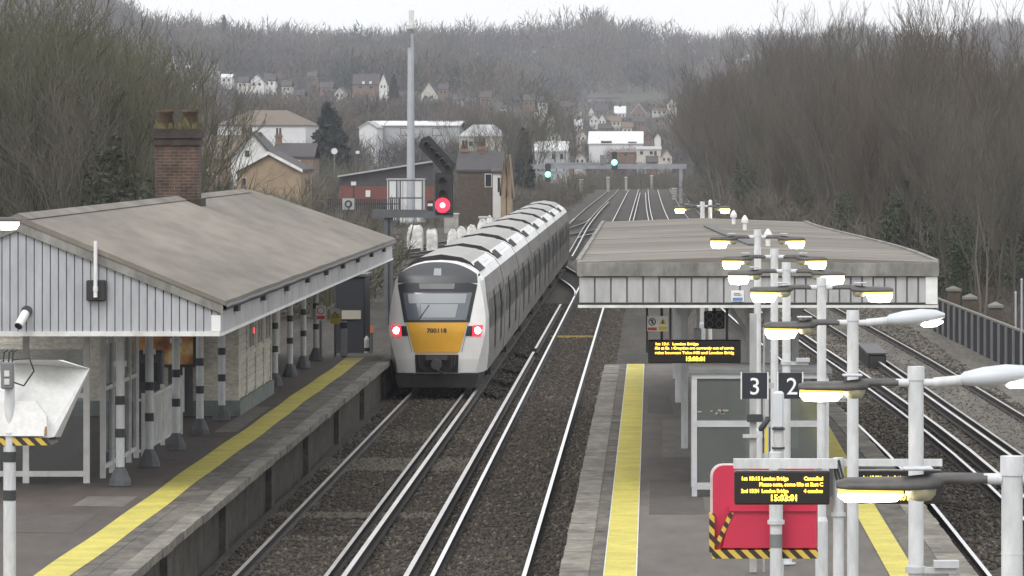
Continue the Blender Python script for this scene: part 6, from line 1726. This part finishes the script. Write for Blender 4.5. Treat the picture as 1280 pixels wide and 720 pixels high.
rt = random.Random(5); used = set()
def plant(proto, x, y, sc, z=None, label=None):
    if proto.name not in used:
        used.add(proto.name); o = proto
        o.location = (x, y, G(x, y) if z is None else z); o.rotation_euler = (0, 0, rt.uniform(0, 6.28)); o.scale = (sc*rt.uniform(.9, 1.1), sc*rt.uniform(.9, 1.1), sc)
    else:
        o = copy_tree(proto, (x, y, G(x, y) if z is None else z), rt.uniform(0, 6.28), (sc*rt.uniform(.9, 1.1), sc*rt.uniform(.9, 1.1), sc))
    if label: o['label'] = label
    return o
def belt_edge(y): return interp([(150, 15.0), (200, 13.6), (250, 12.0), (320, 10.2), (420, 8.4), (600, 6.9), (900, 6.6)], y)
y = 205.0; nR = 0
while y < 760:
    for row in range(3):
        x = belt_edge(y) + row*(3.2 + y*.004) + rt.uniform(-.9, .9)
        yy = y + rt.uniform(-3, 3)
        if x/yy*F + 815 > 1345: continue
        edge = 1 - .25*sstep(1150, 1300, x/yy*F + 815)
        sc = rt.uniform(.70, 1.02)*edge*(1 + .42*sstep(320, 620, yy))*(.80 if row == 0 else 1.0)
        q = x/yy*F + 815
        p = protoRI[rt.randrange(2)] if (rt.random() < (.55 if 1130 < q < 1215 else .24)) else protoR[rt.randrange(4)]
        plant(p, x, yy, sc); nR += 1
    y *= 1.0275
# left thicket
nL = 0
for row in range(9):
    yv = 172 + row*17
    n = 7
    for k in range(n):
        q = -40 + 262*(k + rt.uniform(.1, .9))/n
        x = (q - 815)/F*yv; yy = yv + rt.uniform(-6, 6)
        top_py = 42 + .36*max(0, q) + rt.uniform(-14, 26)
        h = CAMZ - (top_py - 180)*yy/F - G(x, yy)
        pr = protoLI[0] if rt.random() < (.35 if 130 < q < 215 else .12) else protoL[rt.randrange(3)]
        plant(pr, x, yy, h/(9.5 if pr is protoLI[0] else 12.2)); nL += 1
# single trees in the middle distance
singles = [(612, 196, 540, 150, 'bare tree with spreading limbs behind the dark house by the line'), (668, 240, 690, 120, 'tall bare tree behind the left end of the far gantry'), (706, 240, 760, 128, 'bare tree right of the pale grey shed'), (590, 200, 560, 160, 'small bare tree above the white bay house'), (642, 230, 600, 140, 'bare tree beside the slender pale gables')]
for (q, pb, d, pt, lab) in singles:
    x = (q - 815)/F*d; h = CAMZ - (pt - 180)*d/F - G(x, d)
    plant(protoL[rt.randrange(3)], x, d, h/12.2, label=lab)['group'] = 'single bare trees beside the far line'

def conifer(label, q, d, pt, wpx, seed):
    x = (q - 815)/F*d; z0 = G(x, d); H = CAMZ - (pt - 180)*d/F - z0; R = wpx/2*d/F
    t = thing('conifer_tree', label, 'tree', (x, d, z0))
    mb = MB(); mb.cyl((x, d, z0 - .5), (x, d, z0 + H*.9), H*.03, .04, 8); mb.build('trunk', M['bark'], t)
    rs = random.Random(seed); blobs = []
    for i in range(26):
        f = i/25; h = H*(.25 + .73*f); r = R*(1 - .75*max(0, f - .3)/.7)*rs.uniform(.75, 1.1)
        for k in range(3):
            a = rs.uniform(0, 6.28); rr = r*.62
            blobs.append(((cos(a)*rr*.8, sin(a)*rr*.8, h), (r*.42, r*.42, H*.045), .045))
    V, Q = leaf_cloud(seed, blobs, 2400, .42)
    o = bpy.data.objects.new('crown', np_mesh('crown', V, Q, [M['conifer']])); COL.objects.link(o); o.parent = t
conifer('broad dark cedar standing right of the white warehouse', 412, 700, 133, 62, 3)
conifer('dark narrow evergreen beside the left end of the far gantry', 655, 640, 165, 26, 5)
conifer('small dark pine breaking the skyline of the hill', 280, 2300, 21, 14, 8)
conifer('dark evergreen beside the tall white hill gable', 492, 1400, 96, 16, 9)

# ------------------------------------------------------------------ woodland on the hills, scrub in the valley (uncountable)
def puff(seed, n, H, R, wid, low=.12):
    rs = np.random.RandomState(seed)
    v = rs.normal(size=(n, 3)); v /= np.linalg.norm(v, axis=1, keepdims=True)
    rad = rs.uniform(.1, 1, size=(n, 1))**.5
    lob = 1 + .22*np.sin(3*np.arctan2(v[:, 1:2], v[:, :1]) + seed) + .15*np.sin(5*v[:, 2:] + seed*2)
    c = np.array([0, 0, H*(.5 + low*.5)]); P = c + v*rad*np.array([R, R, H*(.5 - low*.5)])*lob
    d = P - np.array([0, 0, H*low*.3]); d /= np.linalg.norm(d, axis=1, keepdims=True)
    d = d + rs.normal(size=(n, 3))*.38; d /= np.linalg.norm(d, axis=1, keepdims=True)
    L = rs.uniform(.5, 1.3, size=(n, 1))*H*.11
    s = np.cross(d, rs.normal(size=(n, 3))); s /= np.linalg.norm(s, axis=1, keepdims=True)
    w = rs.uniform(.5, 1.3, size=(n, 1))*wid
    V = np.stack([P - d*L - s*w, P - d*L + s*w, P + d*L + s*w*.3, P + d*L - s*w*.3], axis=1).reshape(-1, 3)
    tr_ = np.array([[-.2,0,-2],[.2,0,-2],[.08,0,H*.75],[-.08,0,H*.75],[0,-.2,-2],[0,.2,-2],[0,.08,H*.75],[0,-.08,H*.75]], dtype=float)
    V = np.concatenate([V, tr_]); Q = np.arange(len(V)).reshape(-1, 4)
    return V, Q
HOUSES += [(505, 622, 304, 355), (484, 530, 262, 505), (400, 500, 264, 466), (436, 452, 258, 478), (553, 616, 298, 425), (405, 455, 210, 640), (505, 522, 275, 495), (640, 860, 233, 640), (478, 720, 335, 205)]
rw = np.random.RandomState(12)
def sight_ok(x, y, z, h, wr):
    """largest height that keeps the sight lines to buildings clear"""
    q = x/y*F + 815; m = wr*F/y*.8
    for (a, b, bot, d) in HOUSES:
        if d > y and a - m < q < b + m:
            h = min(h, CAMZ - (bot - 180)*y/F - z)
    return h
def scatter(name, protos, items, mats, thing_kind='stuff'):
    VV, QQ, MI = [], [], []; o = 0
    for (k, x, y, z, sx, sz, rot, mi) in items:
        V, Q = protos[k]
        c, s = cos(rot), sin(rot)
        W = np.empty_like(V); W[:, 0] = (V[:, 0]*c - V[:, 1]*s)*sx + x; W[:, 1] = (V[:, 0]*s + V[:, 1]*c)*sx + y; W[:, 2] = V[:, 2]*sz + z
        VV.append(W); QQ.append(Q + o); MI.append(np.full(len(Q), mi)); o += len(V)
    me = np_mesh(name, np.concatenate(VV), np.concatenate(QQ), mats, np.concatenate(MI))
    ob = bpy.data.objects.new(name, me); COL.objects.link(ob); ob['kind'] = thing_kind
    return ob
pf = [puff(40 + i, 150, 12, 5.2, .16) for i in range(5)]
pn = [puff(60 + i, 420, 12, 5.0, .062) for i in range(4)]
def wood_items(y0, y1, n, near):
    it = []
    for i in range(n):
        y = y0 + (y1 - y0)*rw.uniform()**.85; half = .128*y + 30
        x = rw.uniform(-half - (0.0 if y < 900 else 0), half*.82)
        if abs(x + 2 - FAR(y)) < 15 and y < 925: continue
        if y < 880 and x > -8: continue
        nz = mnoise.noise(Vector((x*.022, y*.0075, 3.3))) + .5*mnoise.noise(Vector((x*.06, y*.02, 8.1)))
        if nz < -.42 and y > 1200: continue
        z = G(x, y); h = rw.uniform(8, 14.5) * (1 + .25*sstep(2000, 2700, y))
        mi = 0 if nz + rw.normal()*.22 > .02 else 1
        if rw.uniform() < .11: mi = 2
        h *= 1 + .55*nz; h *= (.5 if abs(x + 2) < 22 and y < 1100 else 1)
        h2 = sight_ok(x, y, z, h, 4.5)
        if h2 < 2.5: continue
        it.append((rw.randint(len(pn if near else pf)), x, y, z, min(h, h2*1.3)/12, h2/12, rw.uniform(0, 6.28), mi))
    return it
scatter('woodland', pn, wood_items(660, 1150, 620, True), [M['wood1'], M['wood2'], M['wood3']])
scatter('hill_woodland', pf, wood_items(1100, 2950, 3600, False), [M['wood1'], M['wood2'], M['wood3']])
# scrub left of the line and under the right hand belt
ps = [puff(80 + i, 330, 3.2, 2.0, .022, .0) for i in range(4)]
it = []
for i in range(900):
    y = 215 + 520*rw.uniform(); q = rw.uniform(215, 720); x = (q - 815)/F*y
    if x > -9.5 - 3*(y < 300): continue
    if 474 < q < 720 and y < 445: continue
    if abs(x - interp(TE, y) + 1.7) < 4.2 and y < 520: continue
    z = G(x, y); h = sight_ok(x, y, z, rw.uniform(1.6, 5.5), 1.6)
    if h < .6: continue
    it.append((rw.randint(4), x, y, z - .1, max(.5, min(1.5, h/3.2)), h/3.2, rw.uniform(0, 6.28), int(rw.choice([0, 1, 2], p=[.45, .35, .2]))))
for i in range(420):
    y = rw.uniform(835, 960); x = rw.uniform(-22, 12); h = sight_ok(x, y, G(x, y), rw.uniform(.9, 2.6), 1.6)
    if h > .4: it.append((rw.randint(4), x, y, G(x, y) - .1, max(.5, h/3.2), h/3.2, rw.uniform(0, 6.28), int(rw.choice([0, 1, 2], p=[.45, .35, .2]))))
for i in range(160):
    y = rw.uniform(520, 840); x = rw.uniform(-16, -9); h = sight_ok(x, y, G(x, y), rw.uniform(.5, 1.8), 1.6)
    if h > .3: it.append((rw.randint(4), x, y, G(x, y) - .1, max(.4, h/3.2), h/3.2, rw.uniform(0, 6.28), int(rw.choice([0, 1, 2], p=[.45, .35, .2]))))
scatter('scrub', ps, it, [M['twig'], M['twigg'], M['twigr']])
it = []
for i in range(620):
    y = 190*(760/190)**rw.uniform(); x = belt_edge(y) - 1.6 + rw.uniform(0, 8)*(.6 + y/800)
    if x/y*F + 815 > 1340: continue
    h = rw.uniform(1.2, 4.6)
    if y < 240: h *= .35
    it.append((rw.randint(4), x, y, G(x, y) - .1, min(1.4, h/3), h/3.2, rw.uniform(0, 6.28), int(rw.choice([0, 1, 2], p=[.5, .2, .3]))))
scatter('undergrowth', ps, it, [M['twig'], M['twigg'], M['twigr']])

# ------------------------------------------------------------------ air, light, camera
HAZE = 0.00013
if HAZE:
    mb = MB(); mb.box(-900, 900, -80, 3900, -4, 125); hz = mb.build('haze', [])
    hm = bpy.data.materials.new('haze'); hm.use_nodes = True; nt = hm.node_tree; nt.nodes.clear()
    o = nt.nodes.new('ShaderNodeOutputMaterial'); v = nt.nodes.new('ShaderNodeVolumePrincipled')
    v.inputs['Color'].default_value = (.86, .89, .97, 1); v.inputs['Density'].default_value = HAZE
    v.inputs['Anisotropy'].default_value = 0.0
    nt.links.new(v.outputs[0], o.inputs['Volume']); hz.data.materials.append(hm); hz['kind'] = 'stuff'

w = bpy.data.worlds.new('World'); S.world = w; w.use_nodes = True
nt = w.node_tree; bg = nt.nodes['Background']
sk = nt.nodes.new('ShaderNodeTexSky'); sk.sky_type = 'NISHITA'; sk.sun_disc = False
SUN_EL, SUN_ROT = radians(48), radians(205)
sk.sun_elevation = SUN_EL; sk.sun_rotation = SUN_ROT; sk.air_density = 1.0; sk.dust_density = 4.0; sk.ozone_density = 1.0
hs = nt.nodes.new('ShaderNodeHueSaturation'); hs.inputs['Saturation'].default_value = .16; hs.inputs['Value'].default_value = 1.0
nt.links.new(sk.outputs[0], hs.inputs['Color']); # an even overcast layer over the clear-sky model
oc = nt.nodes.new('ShaderNodeMix'); oc.data_type = 'RGBA'; oc.inputs['Factor'].default_value = .72
oc.inputs['B'].default_value = (7.0, 7.05, 7.1, 1)
nt.links.new(hs.outputs[0], oc.inputs['A']); nt.links.new(oc.outputs['Result'], bg.inputs['Color'])
bg.inputs['Strength'].default_value = .12
sd_ = bpy.data.lights.new('sun', 'SUN'); sd_.energy = .6; sd_.angle = radians(25); sd_.color = (1, .97, .93)
so = bpy.data.objects.new('sun', sd_); COL.objects.link(so)
# sky sun_rotation is measured clockwise from +Y; the lamp's -Z must point away from the sun
sv = Vector((sin(SUN_ROT)*cos(SUN_EL), cos(SUN_ROT)*cos(SUN_EL), sin(SUN_EL)))
so.rotation_euler = (-sv).to_track_quat('-Z', 'Y').to_euler()

cam = bpy.data.cameras.new('camera'); co = bpy.data.objects.new('camera', cam); COL.objects.link(co)
co.location = (0, 0, CAMZ); co.rotation_euler = (pi/2, 0, 0)
cam.sensor_width = 36; cam.lens = 36*F/1280
cam.shift_x = -175/1280; cam.shift_y = -180/1280
cam.clip_start = .5; cam.clip_end = 6000
S.camera = co
S.view_settings.view_transform = 'Standard'; S.view_settings.look = 'None'; S.view_settings.gamma = 1
S.view_settings.use_curve_mapping = False
S.view_settings.exposure = 0.85
S.cycles.sample_clamp_indirect = 3.0
S.cycles.max_bounces = 6; S.cycles.volume_bounces = 0; S.cycles.transparent_max_bounces = 8
for o in S.objects:
    for k in ('_b', '_n'):
        if k in o: del o[k]
